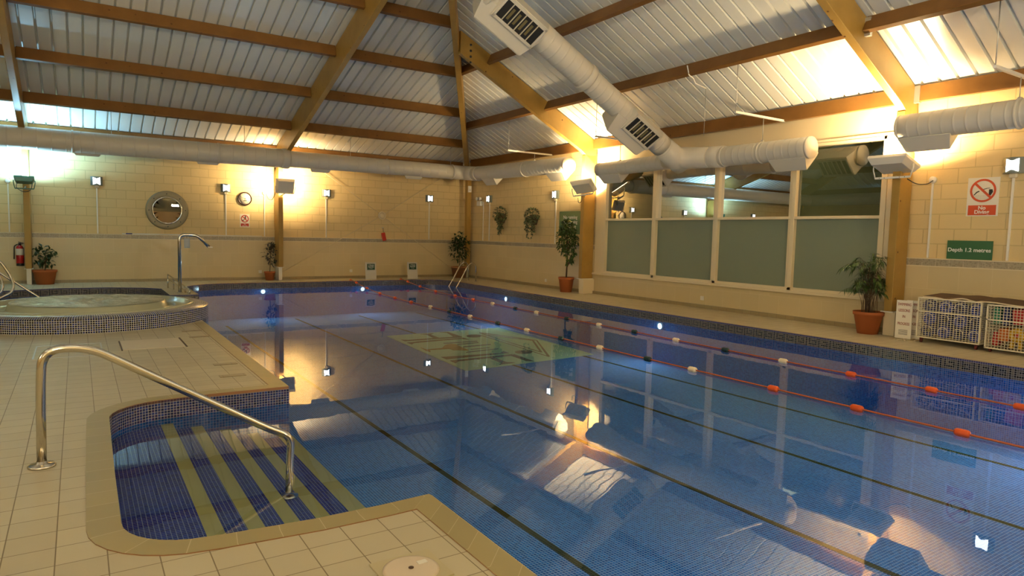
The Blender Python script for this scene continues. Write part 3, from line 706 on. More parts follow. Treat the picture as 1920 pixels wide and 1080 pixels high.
for f_, u, z, lb in (('B',4.55,.235,'small white socket low on the back wall by the middle post plant'),('B',7.35,.235,'small white socket low on the back wall left of the lane boards'),('R',15.72,.20,'small white socket low on the wall by the tall potted tree'),('R',9.9,.215,'small cream socket low on the wall under the big window')):
    c = (u,Y1-.052,z) if f_ == 'B' else (X1-(.052 if u > 13.6 else .035),u,z)
    o = MB().box(c, (.09,.02,.09) if f_ == 'B' else (.02,.09,.09)).build('socket', 'white', bevel=.006); rebase(o, c); tag(o, lb, 'socket', 'low wall sockets')
# ================================================================ DUCTS
def duct_pipe(mb, p, q, r, ridge=.16, r2=None):
    p, q = Vector(p), Vector(q); L = (q-p).length; n = max(1, int(L/ridge)); r2 = r2 or r
    pts, rs = [], []
    for i in range(n+1):
        s = i/n; rr = r+(r2-r)*s; c = p.lerp(q, s); d = (q-p).normalized()
        if 0 < i < n:
            for k, e in ((-.030,0),(-.006,0),(-.002,.003),(.002,.003),(.006,0),(.030,0)): pts.append(c+d*k); rs.append(rr+e)
        else: pts.append(c); rs.append(rr)
    mb.tube(pts, rs, 28); return mb
def band(mb, c, d, r, w=.05):
    c, d = Vector(c), Vector(d).normalized(); mb.tube([c-d*w/2, c-d*w*.3, c+d*w*.3, c+d*w/2], [r, r+.014, r+.014, r], 28); return mb
def outlet(parent, c, a, s, u, L, r, name='outlet_box', louv=True, reach=1.0):
    """angled outlet box hugging the duct: a = along the duct, s = side it blows to, u = up"""
    c, a, s, u = Vector(c), Vector(a).normalized(), Vector(s).normalized(), Vector(u).normalized()
    prof = [(-.10*reach,-r*.88),(r*.30*reach+.0,-(r+.17*reach)),(r+.19*reach,-r*.22),(r*.62,r*.74),(0,0)]
    n = len(prof); mb = MB()
    taper = .10
    V = []
    for e, k in ((-L/2, 1), (L/2, 1)):
        for i, (x, z) in enumerate(prof):
            ee = e*(1 if i in (1,2) else 1+taper*2) 
            V.append(c + a*ee + s*x + u*z)
    mb.add(V, [tuple(range(n))[::-1], tuple(range(n,2*n))] + [(i,(i+1)%n,n+(i+1)%n,n+i) for i in range(n)])
    ob = mb.build(name, 'duct', parent, bevel=.004)
    if louv:
        p1, p2 = Vector((prof[1][0],prof[1][1])), Vector((prof[2][0],prof[2][1])); mid = (p1+p2)/2; dv = (p2-p1); H = dv.length; dv.normalize(); nn = Vector((dv.y,-dv.x))
        fu = s*dv.x + u*dv.y; fn = s*nn.x + u*nn.y
        if fn.dot(s) < 0: fn = -fn
        R = Matrix((a, fu, fn)).transposed(); cc = c + s*mid.x + u*mid.y
        MB().box(cc+fn*.004, (L*.90,H*.80,.006), R).build('grille_back', 'duct_in', ob)
        fm = MB()
        for sx in (-1,1): fm.box(cc+fn*.010+a*sx*L*.465, (L*.04,H*.9,.022), R)
        for sy in (-1,1): fm.box(cc+fn*.010+fu*sy*H*.41, (L*.97,H*.10,.022), R)
        fm.build('grille_frame', 'duct', ob)
        bm_ = MB()
        for k in range(1, 6):
            Rk = R @ Matrix.Rotation(.5,3,'Y'); bm_.box(cc+fn*.014+a*(-.45+.9*k/6)*L, (.004,H*.74,.03), Rk)
        bm_.build('louvre_blades', 'louvre', ob)
        # curved baffles that show as ochre drums in the mouth
        cb = MB()
        for k in range(1,5): cb.box(cc+fn*.009+a*(-.45+.9*(k+.45)/6)*L, (L*.05,H*.45,.006), R)
        cb.build('baffles', M.setdefault('baffle', mat('baffle_ochre', (.16,.13,.05), .6)), ob)
    return ob
UP = (0,0,1)
t = thing('air_duct', 'long white spiral duct running along the back wall and round the corner', 'air duct', (3,19.45,3.52))
mb = MB(); YD = 19.42; ZD = 3.50
duct_pipe(mb, (-7.0,YD,ZD), (4.95,YD,ZD), .262, .28); band(mb, (4.95,YD,ZD), (1,0,0), .265, .22); band(mb, (-.05,YD,ZD), (1,0,0), .262,.05); band(mb, (3.2,YD,ZD), (1,0,0), .262,.05)
duct_pipe(mb, (4.95,YD,ZD), (10.25,YD,ZD), .228, .28); band(mb, (8.0,YD,ZD), (1,0,0), .228, .05)
mb.tube(bend([(10.2,YD,ZD),(10.78,YD,ZD),(10.78,18.8,ZD-.06)], .45, 8), .228, 28); band(mb, (10.25,YD,ZD), (1,0,0), .228, .05)
duct_pipe(mb, (10.78,18.85,ZD-.06), (10.78,13.95,ZD-.14), .214, .16); band(mb, (10.78,18.6,ZD-.07), (0,1,0), .22, .05); band(mb, (10.78,15.9,ZD-.11), (0,1,0), .214, .05)
mb.build('pipe', 'duct', t)
MB().lathe([(0,0),(.216,0),(.216,.04),(0,.04)], (10.78,13.95,ZD-.14), 28, Matrix.Rotation(math.pi/2,3,'X')).build('end_cap', 'duct', t)
for x in (.25, 2.95, 5.95, 8.9): outlet(t, (x,YD,ZD-.02), (1,0,0), (0,1,0), UP, .50, .25, reach=.22)
outlet(t, (10.78,17.9,ZD-.08), (0,1,0), (1,0,0), UP, .6, .21); outlet(t, (10.78,14.45,ZD-.14), (0,1,0), (1,0,0), UP, .62, .21)
t = thing('air_duct', 'big white duct dropping from the roof and forking into two arms before the window', 'air duct', (10.73,9.85,3.2))
a_ = Vector((1,0,-.53)).normalized(); J = Vector((10.25,9.88,3.26))
mb = MB(); top = J - a_*8.9
duct_pipe(mb, top, J-a_*5.2, .30, .17); duct_pipe(mb, J-a_*5.2, J-a_*2.55, .245, .17); band(mb, J-a_*2.55, a_, .25, .14); duct_pipe(mb, J-a_*2.55, J-a_*.25, .222, .17)
mb.tube(bend([J-a_*.3, J+a_*.25, Vector((10.76,9.45,3.17)), Vector((10.73,8.9,3.14))], .5, 8), [.222,.225,.225,.225,.228,.23,.23,.23,.23]+[.225]*9+[.2]*2 if False else .215, 28)
mb.tube([J-a_*.2, J+a_*.2, J+a_*.45], [.222,.24,.22], 28)
duct_pipe(mb, (10.73,9.0,3.14), (10.73,7.02,3.14), .192, .15); duct_pipe(mb, (10.73,10.3,3.16), (10.73,12.62,3.13), .165, .15)
mb.tube([(10.70,9.2,3.15),(10.66,9.9,3.19),(10.71,10.4,3.16)], [.20,.23,.168], 28)
band(mb, (10.73,8.85,3.14), (0,1,0), .192,.04); band(mb, (10.73,8.0,3.14), (0,1,0), .192,.03)
mb.build('pipe', 'duct', t)
for y, r in ((7.02,.194),(12.62,.167)): MB().lathe([(0,-.02),(r,-.02),(r,.02),(0,.02)], (10.73,y,3.14), 28, Matrix.Rotation(math.pi/2,3,'X')).build('end_cap', 'duct', t)
outlet(t, (10.73,7.42,3.13), (0,1,0), (1,0,0), UP, .62, .19); outlet(t, (10.73,12.2,3.13), (0,1,0), (1,0,0), UP, .62, .16)
un = a_.cross(Vector((0,1,0))).normalized(); un = un if un.z > 0 else -un
for d_, r, L in ((1.0,.222,.78),(4.3,.25,.92)):
    outlet(t, J-a_*d_, a_, (0,-1,0), un, L, r, reach=.72)
    outlet(t, J-a_*(d_+.12), a_, (0,1,0), un, L*1.15, r, reach=1.5)
mb = MB(); band(mb, J-a_*4.95, a_, .30, .10); mb.build('joint_band', 'duct', t)
t = thing('air_duct', 'white spiral duct entering from the right above the No Diving sign', 'air duct', (10.73,4,3.35))
mb = MB(); duct_pipe(mb, (10.73,5.5,3.29), (10.73,-3.8,3.34), .195, .16); band(mb, (10.73,3.95,3.30), (0,1,0), .2, .04); mb.build('pipe', 'duct', t)
MB().lathe([(0,-.02),(.197,-.02),(.197,.02),(0,.02)], (10.73,5.5,3.29), 28, Matrix.Rotation(math.pi/2,3,'X')).build('end_cap', 'duct', t)
outlet(t, (10.73,5.13,3.28), (0,1,0), (1,0,0), UP, .62, .19)
t = thing('air_duct', 'white spiral duct along the far left wall', 'air duct', (-6.8,8,3.5))
mb = MB(); duct_pipe(mb, (-6.8,YD,ZD), (-6.8,-3.8,ZD), .262, .28); mb.build('pipe', 'duct', t)
# ---- hangers
def hanger(y, x_in, x_out, z, drop_to, rod_top, label, xd=10.73):
    t = thing('duct_hanger', label, 'duct hanger', (xd,y,z), 'duct hangers')
    MB().bb(x_in,x_out,y-.02,y+.02,z-.02,z+.02).build('channel', 'white', t)
    MB().tube([(x_in+.02,y,z),(x_in+.02,y,rod_top)], .007, 6).build('support_rod', 'galv', t); MB().tube([(xd,y,z),(xd,y,drop_to)], .007, 6).bb(xd-.02,xd+.02,y-.02,y+.02,drop_to-.03,drop_to+.02).build('drop_rod', 'galv', t)
    MB().bb(x_out-.015,x_out+.015,y-.02,y+.02,z-.03,z+.06).build('end_bracket', 'galv', t)
hanger(8.01, 9.92, 11.34, 3.79, 3.345, zR(9.92)-.02, 'white channel and rods carrying the right arm of the forked duct')
hanger(15.42, 9.84, 11.34, 3.79, 3.61, zR(9.86)-.02, 'white channel and rods carrying the corner duct over the hanging plants')
hanger(3.97, 9.92, 11.34, 3.80, 3.50, zR(9.92)-.02, 'white channel and rods carrying the duct over the wall lamp at the right')
hanger(11.9, 9.95, 11.34, 3.79, 3.30, zR(9.95)-.02, 'white channel and rods above the left arm of the forked duct')
for x, r, lb in ((.76,.262,'thin rod holding the back duct above the left wall lamp'),(3.87,.262,'thin rod holding the back duct above the clock'),(6.85,.228,'thin rod holding the back duct right of the middle post'),(10.2,.228,'thin rod holding the back duct near the corner')):
    t = thing('duct_hanger', lb, 'duct hanger', (x,YD,4), 'duct hangers')
    MB().tube([(x,YD,ZD+r-.01),(x,YD,zB(YD)+.0)], .007, 6).build('drop_rod', 'galv', t)
    MB().bb(x-.02,x+.02,18.80,18.87,zB(18.86)-.26,zB(18.86)-.10).build('bracket', 'galv', t)
t = thing('duct_hanger', 'hook and rod on the beam beside the big sloping duct', 'duct hanger', (9.7,8.9,4.7), 'duct hangers')
MB().tube([(10.2,8.95,4.4),(10.2,8.95,3.5)], .006, 6).build('drop_rod', 'galv', t); MB().tube([(9.66,8.95,4.75),(9.72,8.95,4.58),(9.84,8.95,4.54),(9.9,8.95,4.45),(10.2,8.95,4.40)], .012, 6).build('hook', 'white', t)
def ring(mb, c, r0, r1, face, d, n=36):
    vs = []
    for k in range(n):
        a = 2*math.pi*k/n
        for r in (r0, r1):
            u, v = r*math.cos(a), r*math.sin(a)
            vs.append((c[0]+u, Y1-d, c[1]+v) if face == 'B' else (X1-d, c[0]-u, c[1]+v))
    mb.add(vs, [(2*k,2*k+1,(2*k+3)%(2*n),(2*k+2)%(2*n)) for k in range(n)]); return mb
def flat(mb, pts, face, d):
    vs = [((x,Y1-d,z) if face == 'B' else (X1-d,x,z)) for x,z in pts]
    tri = tessellate_polygon([[Vector((x,z,0)) for x,z in pts]]); mb.add(vs, [tuple(f) for f in tri]); return mb
# ================================================================ BACK WALL THINGS
RB = Matrix.Rotation(math.pi/2,3,'X')      # lathe axis towards the room on the back wall
t = thing('porthole', 'round metal porthole with eight studs in the block wall', 'porthole', (2.10,Y1,1.96))
MB().lathe([(.36,-.02),(.36,.03),(.40,.045),(.50,.045),(.535,.03),(.535,-.02)], (2.10,Y1,1.965), 48, RB).build('ring', 'bronze', t)
MB().lathe([(0,.022),(.37,.022)], (2.10,Y1,1.965), 48, RB).build('glass', 'mirror', t)
flat(MB(), [(2.10+.37*math.cos(a),1.965+.37*math.sin(a)) for a in [math.pi*(-.03)+math.pi*1.06*i/24 for i in range(25)]], 'B', .004).build('upper_reflection', 'reflect_dark', t)  # dark upper band of the glass reflection, painted as a flat shape
flat(MB(), [(2.10+.37*math.cos(a),1.965+.37*math.sin(a)) for a in [math.pi*1.03+math.pi*.94*i/24 for i in range(25)]], 'B', .003).build('lower_reflection', 'reflect_tan', t)  # tan lower part of the same painted reflection
MB().lathe([(.345,.01),(.345,.05),(.375,.055),(.375,.01)], (2.10,Y1,1.965), 48, RB).build('inner_bezel', 'steel', t)
mb = MB()
for k in range(8):
    a = math.pi/8*2*k+.02; mb.lathe([(0,.04),(.016,.04),(.014,.056),(0,.058)], (2.10+.45*math.cos(a),Y1,1.965+.45*math.sin(a)), 8, RB)
mb.build('studs', 'black', t)
t = thing('wall_clock', 'round clock with dark rim left of the middle post', 'clock', (4.14,Y1,2.385))
MB().lathe([(.165,0),(.19,.0),(.20,.03),(.185,.05),(.165,.035)], (4.14,Y1,2.385), 40, RB).build('rim', 'clockrim', t)
MB().lathe([(0,0),(.17,0),(.17,.025),(0,.025)], (4.14,Y1,2.385), 40, RB).build('face', 'clockface', t)
mb = MB()
def hand(mb, ang, L, wd):
    d = Vector((math.sin(ang),0,math.cos(ang))); q = Vector((d.z,0,-d.x)); c = Vector((4.14,Y1-.028,2.385))
    mb.add([c-q*wd-d*.02, c+q*wd-d*.02, c+d*L+q*wd*.4, c+d*L-q*wd*.4], [(0,1,2,3)])
hand(mb, math.radians(292), .125, .005); hand(mb, math.radians(186), .07, .006); mb.build('hands', 'black', t)
MB().bb(4.09,4.19,Y1-.03,Y1-.026,2.315,2.335).build('date_window', 'black', t)
for k in range(12):
    a = math.radians(30*(k+1)); text(str(k+1), .035, (4.14+.135*math.sin(a),Y1-.028,2.385+.135*math.cos(a)), 'B', 'textblk', t, 'numeral')
t = thing('prohibition_sign', 'small white sign with red no-running circle under the clock', 'sign', (4.14,Y1,1.74))
MB().bb(4.00,4.27,Y1-.006,Y1,1.55,1.93).build('board', 'signwhite', t)
mb = ring(MB(), (4.135,1.80), .085, .11, 'B', .010)
flat(mb, [(4.065,1.885),(4.05,1.865),(4.205,1.715),(4.22,1.735)], 'B', .011); mb.build('red_circle', 'signred', t)
mb = MB(); flat(mb, circle(4.15,1.865,.018,12), 'B', .009); flat(mb, [(4.12,1.84),(4.17,1.845),(4.165,1.80),(4.19,1.75),(4.175,1.745),(4.145,1.79),(4.12,1.76),(4.09,1.755),(4.09,1.765),(4.115,1.775),(4.13,1.80)], 'B', .009); flat(mb, [(4.06,1.765),(4.10,1.765),(4.10,1.73),(4.08,1.73)], 'B', .009); mb.build('running_figure', 'textblk', t)
MB().bb(4.025,4.245,Y1-.010,Y1-.006,1.575,1.66).build('red_panel', 'signred', t)
text('No\nRunning', .042, (4.135,Y1-.012,1.617), 'B', 'textwhite', t)
# wind bracing: four rods meeting at a ring
t = thing('wind_bracing', 'thin crossed bracing rods meeting at a ring on the back wall', 'bracing', (8.39,Y1-.08,2.04))
mb = MB()
for i, (x, z) in enumerate(((5.87,3.70),(11.02,3.70),(5.12,.18),(11.2,.15))):
    c = Vector((8.39,Y1-.07,2.04)); e = Vector((x,Y1-.07,z)); d = (e-c).normalized()
    MB().tube([c+d*.10, e], .007, 6).build('rod', 'cream', t)
MB().lathe([(.10,0),(.135,0),(.135,.03),(.12,.035),(.10,.03)], (8.39,Y1-.05,2.04), 32, RB).build('ring', 'cream', t)
MB().lathe([(0,0),(.095,0),(.085,.02),(0,.025)], (8.39,Y1-.05,2.04), 32, RB).build('centre_plate', 'cream', t)
t = thing('rescue_float', 'small red rescue float hanging from a cord under the bracing ring', 'float', (8.44,Y1-.05,1.62))
cb = Vector((8.45,Y1-.08,1.35)); R_ = Matrix.Rotation(-.22,3,'Y')
MB().box(cb, (.13,.06,.27), R_).build('float', 'red', t, bevel=.02)
MB().tube([(8.43,Y1-.06,1.64),(8.44,Y1-.06,1.49)], .007, 6).build('cord', 'black', t); MB().box((8.42,Y1-.05,1.645),(.05,.03,.025)).build('hook', 'galv', t)
t = thing('telescopic_pole', 'thin white pole with dark blue grip lying on the tiled ledge', 'pole', (2.5,Y1-.045,1.31))
MB().tube([(1.0,Y1-.045,1.298),(4.6,Y1-.045,1.298)], .012, 8).build('shaft', 'white', t); MB().tube([(1.09,Y1-.045,1.298),(1.24,Y1-.045,1.298)], .0165, 8).build('grip', 'bluegrip', t)
t = thing('fire_extinguisher', 'red fire extinguisher with cream label on the wall left of the post', 'fire extinguisher', (-1.2,20.62,.44))
MB().lathe([(.075,.0),(.08,.02),(.08,.43),(.06,.49),(.03,.51),(.028,.53),(0,.53)], (-1.22,20.66,.45), 24).build('cylinder', 'extred', t)
MB().lathe([(.081,.0),(.0825,.005),(.0825,.06),(.081,.065)], (-1.22,20.66,.45), 24).build('base_ring', 'black', t)
MB().lathe([(.0815,.27),(.0815,.43)], (-1.22,20.66,.45), 24, uvlen=True).build('label_band', 'signwhite', t)
MB().lathe([(.03,.51),(.03,.57),(0,.575)], (-1.22,20.66,.45), 12).box((-1.19,20.66,1.03),(.12,.02,.018),Matrix.Rotation(.3,3,'Y')).box((-1.2,20.66,1.0),(.09,.02,.015)).build('valve', 'black', t)
MB().tube(bend([(-1.26,20.66,.99),(-1.33,20.66,.95),(-1.34,20.64,.62)],.05), .012, 8).build('hose', 'black', t)
MB().bb(-1.26,-1.18,20.72,20.76,.70,.80).build('bracket', 'galv', t)
# ================================================================ RIGHT WALL SIGNS
XW = X1
t = thing('prohibition_sign', 'white No Diving sign with orange-red circle at the right', 'sign', (XW,4.62,2.24))
MB().bb(XW-.008,XW,4.41,4.835,1.95,2.53).build('board', 'signwhite', t)
mb = ring(MB(), (4.625,2.335), .145, .175, 'R', .012); q_ = .118
flat(mb, [(4.625+q_+.012,2.335+q_-.012),(4.625+q_-.012,2.335+q_+.012),(4.625-q_-.012,2.335-q_+.012),(4.625-q_+.012,2.335-q_-.012)], 'R', .0125); mb.build('red_circle', 'signorange', t)
mb = MB(); flat(mb, [(4.75,2.27),(4.735,2.268),(4.70,2.305),(4.67,2.32),(4.675,2.335),(4.71,2.32)], 'R', .011); flat(mb, [(4.62,2.345),(4.62,2.357),(4.57,2.372),(4.53,2.372),(4.53,2.366),(4.57,2.362)], 'R', .011); flat(mb, [(4.545,2.35),(4.50,2.35),(4.49,2.31),(4.52,2.26),(4.545,2.26)], 'R', .011)
mb.build('diver_figure', 'textblk', t)
mb = MB()
for r_ in range(3):
    for k in range(9):
        y = 4.755-.022*k-.006*r_; z = 2.255-.022*r_; flat(mb, [(y,z),(y-.008,z+.008),(y-.016,z),(y-.008,z+.004)], 'R', .011)
mb.build('wave_marks', 'textblk', t)
MB().bb(XW-.012,XW-.008,4.435,4.81,1.965,2.115).build('red_panel', 'signorange', t, bevel=.003)
text('No\nDiving', .078, (XW-.014,4.622,2.042), 'R', 'textwhite', t, bold=.0016, spacing=.8)
t = thing('depth_sign', 'green Depth 1.2 metres sign standing on the tile ledge', 'sign', (XW-.03,4.74,1.29))
MB().bb(XW-.03,XW-.018,4.43,5.055,1.287,1.575).build('board', 'darkgreen', t); text('Depth 1.2 metres', .083, (XW-.032,4.745,1.43), 'R', 'textwhite', t, bold=.0014)
t = thing('rules_sign', 'green pool rules sign half hidden by the tall potted tree', 'sign', (XW-.01,14.71,1.89))
MB().bb(XW-.012,XW,14.22,15.20,1.56,2.20).build('board', 'darkgreen', t); text('No running\nNo jumping\nNo diving', .135, (XW-.014,14.70,1.90), 'R', 'textwhite', t, bold=.002, spacing=.95)
# ================================================================ PLANTS
def leafquad(mb, p, d, n, L, W, mi=0):
    d = d.normalized(); s = d.cross(n); s = s.normalized() if s.length > 1e-4 else Vector((1,0,0)); n = s.cross(d)
    mb.add([p, p+d*L*.45+s*W/2+n*W*.18, p+d*L-n*L*.12, p+d*L*.45-s*W/2+n*W*.18, p+d*L*.5], [(0,1,4),(1,2,4),(2,3,4),(3,0,4)], mi)
def rv(): 
    v = Vector((random.gauss(0,1),random.gauss(0,1),random.gauss(0,1))); return v.normalized()
def pot(t, c, r, h, m='terracotta', rr=.72):
    MB().lathe([(0,0),(r*rr,0),(r*.93,h*.84),(r,h*.85),(r*1.02,h),(r*.93,h),(r*.90,h*.90),(0,h*.90)], (c[0],c[1],0), 32).build('pot', m, t)
    MB().lathe([(0,h*.92),(r*.9,h*.91),(r*.9,h*.90)], (c[0],c[1],0), 20).build('soil', 'soil', t)
def branchy(t, base, top, r, n, spread, L):
    mb = MB(); tips = []
    b, e = Vector(base), Vector(top)
    mb.tube([b, b.lerp(e,.5)+Vector((.01,.01,0)), e], [r, r*.85, r*.6], 8)
    for i in range(n):
        s = random.uniform(.25,1); p = b.lerp(e, s) if i else e; a = random.uniform(0,6.28); q = p+Vector((math.cos(a)*spread*random.uniform(.4,1), math.sin(a)*spread*random.uniform(.4,1), L*random.uniform(.3,1)))
        mb.tube([p, p.lerp(q,.5)+Vector((0,0,.04)), q], [r*.45, r*.3, r*.12], 5); tips.append((p,q))
    mb.build('stem', 'stem', t); return tips
def potted_bush(label, c, pr, ph, ztop, zbot, wd, nleaf, ls, lm, potm='terracotta', tree=False, sparse=.25, seed=1):
    random.seed(seed); t = thing('potted_plant', label, 'potted plant', (c[0],c[1],0)); pot(t, c, pr, ph, potm)
    tips = branchy(t, (c[0],c[1],ph*.9), (c[0]+.02,c[1],zbot+(ztop-zbot)*.35 if tree else zbot+(ztop-zbot)*.6), .022 if tree else .012, 16 if tree else 12, wd*.8, (ztop-zbot)*.5)
    mb = MB(); cz = (ztop+zbot)/2; hz = (ztop-zbot)/2
    for i in range(nleaf):
        if random.random() < sparse:
            p, q = random.choice(tips); pt = p.lerp(q, random.uniform(.5,1.05))
        else:
            v = rv()*random.random()**.35; taper = 1-.35*max(0,v.z)
            pt = Vector((c[0]+v.x*wd*taper, c[1]+v.y*wd*taper, cz+v.z*hz))
        d = (pt-Vector((c[0],c[1],cz-.2*hz))).normalized()*.5+rv()*.7+Vector((0,0,-.35)); leafquad(mb, pt, d, Vector((0,0,1))+rv()*.5, ls*random.uniform(.7,1.2), ls*.5)
    mb.build('leaves', lm, t); return t
potted_bush('tall bushy tree in a terracotta pot left of the big window', (11.06,14.25), .215, .40, 1.98, .98, .29, 680, .11, 'leaf_mid', tree=True, seed=3)
potted_bush('dark broad-leaved plant in a wide terracotta pot beside the fire extinguisher', (-.71,20.38), .26, .36, 1.0, .42, .28, 95, .14, 'leaf_dark', seed=4, sparse=.45)
potted_bush('straggly purplish plant in a small terracotta pot at the middle post', (4.75,20.42), .16, .26, 1.12, .40, .22, 120, .11, 'leaf_purple', seed=5, sparse=.5)
potted_bush('dense dark shrub in a large brown pot in the room corner', (10.98,20.15), .29, .38, 1.56, .55, .36, 330, .13, 'leaf_dark', 'potbrown', seed=6, sparse=.25)
# palm
random.seed(11); pc = (11.02,5.98)
t = thing('potted_palm', 'feathery palm in a terracotta pot at the right end of the window', 'potted plant', (pc[0],pc[1],0)); pot(t, pc, .235, .37, 'terracotta', .66)
mb = MB(); lv = MB()
for k in range(46):
    a = 2*math.pi*k/23+random.uniform(-.2,.2); h = random.uniform(.35,1.02); rch = random.uniform(.12,.40); b = Vector((pc[0]+random.uniform(-.11,.11), pc[1]+random.uniform(-.11,.11), .33))
    dx = Vector((math.cos(a),math.sin(a),0)); 
    if dx.x > 0: dx.x *= .75
    P = [b + dx*rch*(s**1.8) + Vector((0,0,h*math.sin(min(1.0,s)*math.pi*.62)/math.sin(math.pi*.5))) for s in [i/9 for i in range(10)]]
    mb.tube(P, [.0045*(1-.7*i/9) for i in range(10)], 5)
    for i in range(4, 10):
        for sg in (-1, 1):
            for f in (0, .5):
                p = P[i] if f == 0 or i == 9 else P[i].lerp(P[i+1], f) if i < 9 else P[i]
                tan = (P[min(i+1,9)]-P[i-1]).normalized(); sd = tan.cross(Vector((0,0,1))).normalized()*sg
                leafquad(lv, p, sd*.8+tan*.7+Vector((0,0,-.55)), Vector((0,0,1)), random.uniform(.13,.20), .018)
mb.build('stalks', 'stem', t); lv.build('fronds', 'palm', t)
def hanging(label, y, z, seed, wd, trail):
    random.seed(seed); t = thing('wall_planter', label, 'hanging plant', (XW,y,z), 'trailing plants hung on the window-side wall')
    c = Vector((XW-.13,y,z))
    mb = MB(); n = 14; V = []
    for (rr, zz) in ((.10,-.20),(.17,-.05),(.18,.10)):
        for k in range(n+1):
            a = math.pi/2+math.pi*k/n; V.append((XW-.01+math.cos(a)*rr, y+math.sin(a)*rr*.9, z+zz))
    mb.add(V, [(j*(n+1)+k,j*(n+1)+k+1,(j+1)*(n+1)+k+1,(j+1)*(n+1)+k) for j in range(2) for k in range(n)] + [tuple(range(n+1))]); mb.build('planter', 'stem', t)
    lv = MB(); st_ = MB()
    for k in range(240):
        v = rv(); p = c + Vector((v.x*wd*.55, v.y*wd, v.z*wd*.75+.08)); leafquad(lv, p, v+rv()*.5+Vector((0,0,-.5)), Vector((0,0,1)), .10, .055)
    for k in range(9):
        a = random.uniform(0,6.28); p = c+Vector((-.08+math.cos(a)*.05, math.sin(a)*wd*.7, 0)); L = random.uniform(.5,1)*trail
        P = [p+Vector((-.03*math.sin(i), .02*math.sin(i*1.3+k), -L*i/6)) for i in range(7)]; st_.tube(P, .004, 4)
        for q in P[1:]:
            for _ in range(3): leafquad(lv, q, rv()+Vector((0,0,-.6)), Vector((-1,0,0)), .085, .05)
    st_.build('trailing_stems', 'stem', t); lv.build('leaves', 'leaf_var', t)
hanging('left trailing plant of the two on the wall, beside the small wall lamp', 18.2, 2.08, 21, .26, .55)
hanging('right trailing plant of the two on the wall, nearer the green rules sign', 16.4, 2.02, 22, .24, .62)
# ================================================================ DECK BOARDS
for x, lb in ((7.73,'small white exercise lane board on the far deck, left one'),(9.16,'small white exercise lane board on the far deck, right one')):
    t = thing('lane_board', lb, 'sign', (x,19.98,0), 'exercise lane boards on the far deck'); R_ = Matrix.Rotation(-.10,3,'X')
    MB().box((x,20.0,.27),(.36,.012,.54),R_).build('board', 'cardgrey', t); MB().box((x,19.985,.40),(.25,.008,.19),R_).build('green_label', 'sign_dkgreen', t)
    text('1 Person\nExercise\nLane', .052, (x,19.977,.40), 'B', 'textwhite', t, bold=.001)
    MB().box((x,19.995,.22),(.25,.010,.006),R_).box((x,19.995,.19),(.25,.010,.006),R_).build('small_print', 'fixture', t)
    MB().bb(x-.17,x+.17,19.97,20.12,0,.012).build('foot', 'cardgrey', t)
def lesson_board(y, x, label, ang):
    t = thing('lesson_board', label, 'sign', (x,y,0), 'swimming lesson boards by the baskets')
    R0 = Matrix.Rotation(ang,3,'Z')
    MB().box((x,y,.32),(.012,.235,.60),R0).build('board', 'signwhite', t)
    Rt = R0 @ FR['R']; n = R0 @ Vector((-.008,0,0))
    for s_, z, sz, sx in (('SWIMMING',.555,.062,.62),('LESSONS',.46,.062,.68),('IN',.365,.06,.7),('PROGRESS',.25,.062,.60)): text(s_, sz, (x+n.x,y+n.y,z), 'R', 'textred', t, R=Rt, sx=sx)
    mb = MB()
    for k in range(4): mb.box((x+n.x,y+n.y,.15-.022*k),(.004,.13,.006),R0)
    mb.build('small_print', 'textblk', t)
    MB().box((x-.06,y,.008),(.26,.02,.015),R0).box((x+.02,y-.08,.008),(.30,.02,.015),R0).box((x+.02,y+.08,.008),(.30,.02,.015),R0).build('feet', 'cream', t)
lesson_board(5.33, 10.86, 'cream swimming lessons board standing in front, by the post foot', .10)
lesson_board(5.235, 10.98, 'second swimming lessons board standing behind the first', .05)
# ================================================================ WIRE BASKETS AND FLOATS
def cage(label, y0, y1, x0, x1, z0, z1, nh, nv):
    t = thing('wire_basket', label, 'wire basket', ((x0+x1)/2,(y0+y1)/2,0), 'wheeled wire baskets'); r = .0028
    mb = MB()
    for (ax, val) in (('x',x0),('x',x1),('y',y0),('y',y1)):
        a0, a1 = (y0,y1) if ax == 'x' else (x0,x1); cnt = nv if ax == 'x' else max(6,int(nv*(x1-x0)/(y1-y0)))
        for k in range(cnt+1):
            v = a0+(a1-a0)*k/cnt
            (mb.bb(val-r,val+r,v-r,v+r,z0,z1) if ax == 'x' else mb.bb(v-r,v+r,val-r,val+r,z0,z1))
        for k in range(nh+1):
            z = z0+(z1-z0)*k/nh
            (mb.bb(val-r,val+r,a0,a1,z-r,z+r) if ax == 'x' else mb.bb(a0,a1,val-r,val+r,z-r,z+r))
    for k in range(12): mb.bb(x0,x1,y0+(y1-y0)*k/11-r,y0+(y1-y0)*k/11+r,z0-r,z0+r)
    mb.build('wire_mesh', 'cage', t)
    fr_ = MB(); s = .009
    for x in (x0,x1):
        for z in (z0,z1,z0+(z1-z0)*.66): fr_.bb(x-s,x+s,y0-s,y1+s,z-s,z+s)
        for y in (y0,y1): fr_.bb(x-s,x+s,y-s,y+s,z0,z1)
    for y in (y0,y1):
        for z in (z0,z1): fr_.bb(x0,x1,y-s,y+s,z-s,z+s)
    fr_.build('frame', 'cage', t)
    for x in (x0+.05,x1-.05):
        for y in (y0+.05,y1-.05):
            MB().lathe([(0,-.012),(.032,-.012),(.032,.012),(0,.012)], (x,y,.033), 16, RB).bb(x-.015,x+.015,y-.02,y+.02,.045,z0).build('caster', 'casterred', t)
    return t
BX0, BX1 = 10.80, 11.36
cage('white wire basket full of blue floats, left one', 4.25, 5.10, BX0, BX1, .09, .69, 20, 20)
cage('white wire basket of red and yellow toys, right one at the picture edge', 3.30, 4.17, BX0, BX1, .06, .67, 15, 22)
random.seed(31)
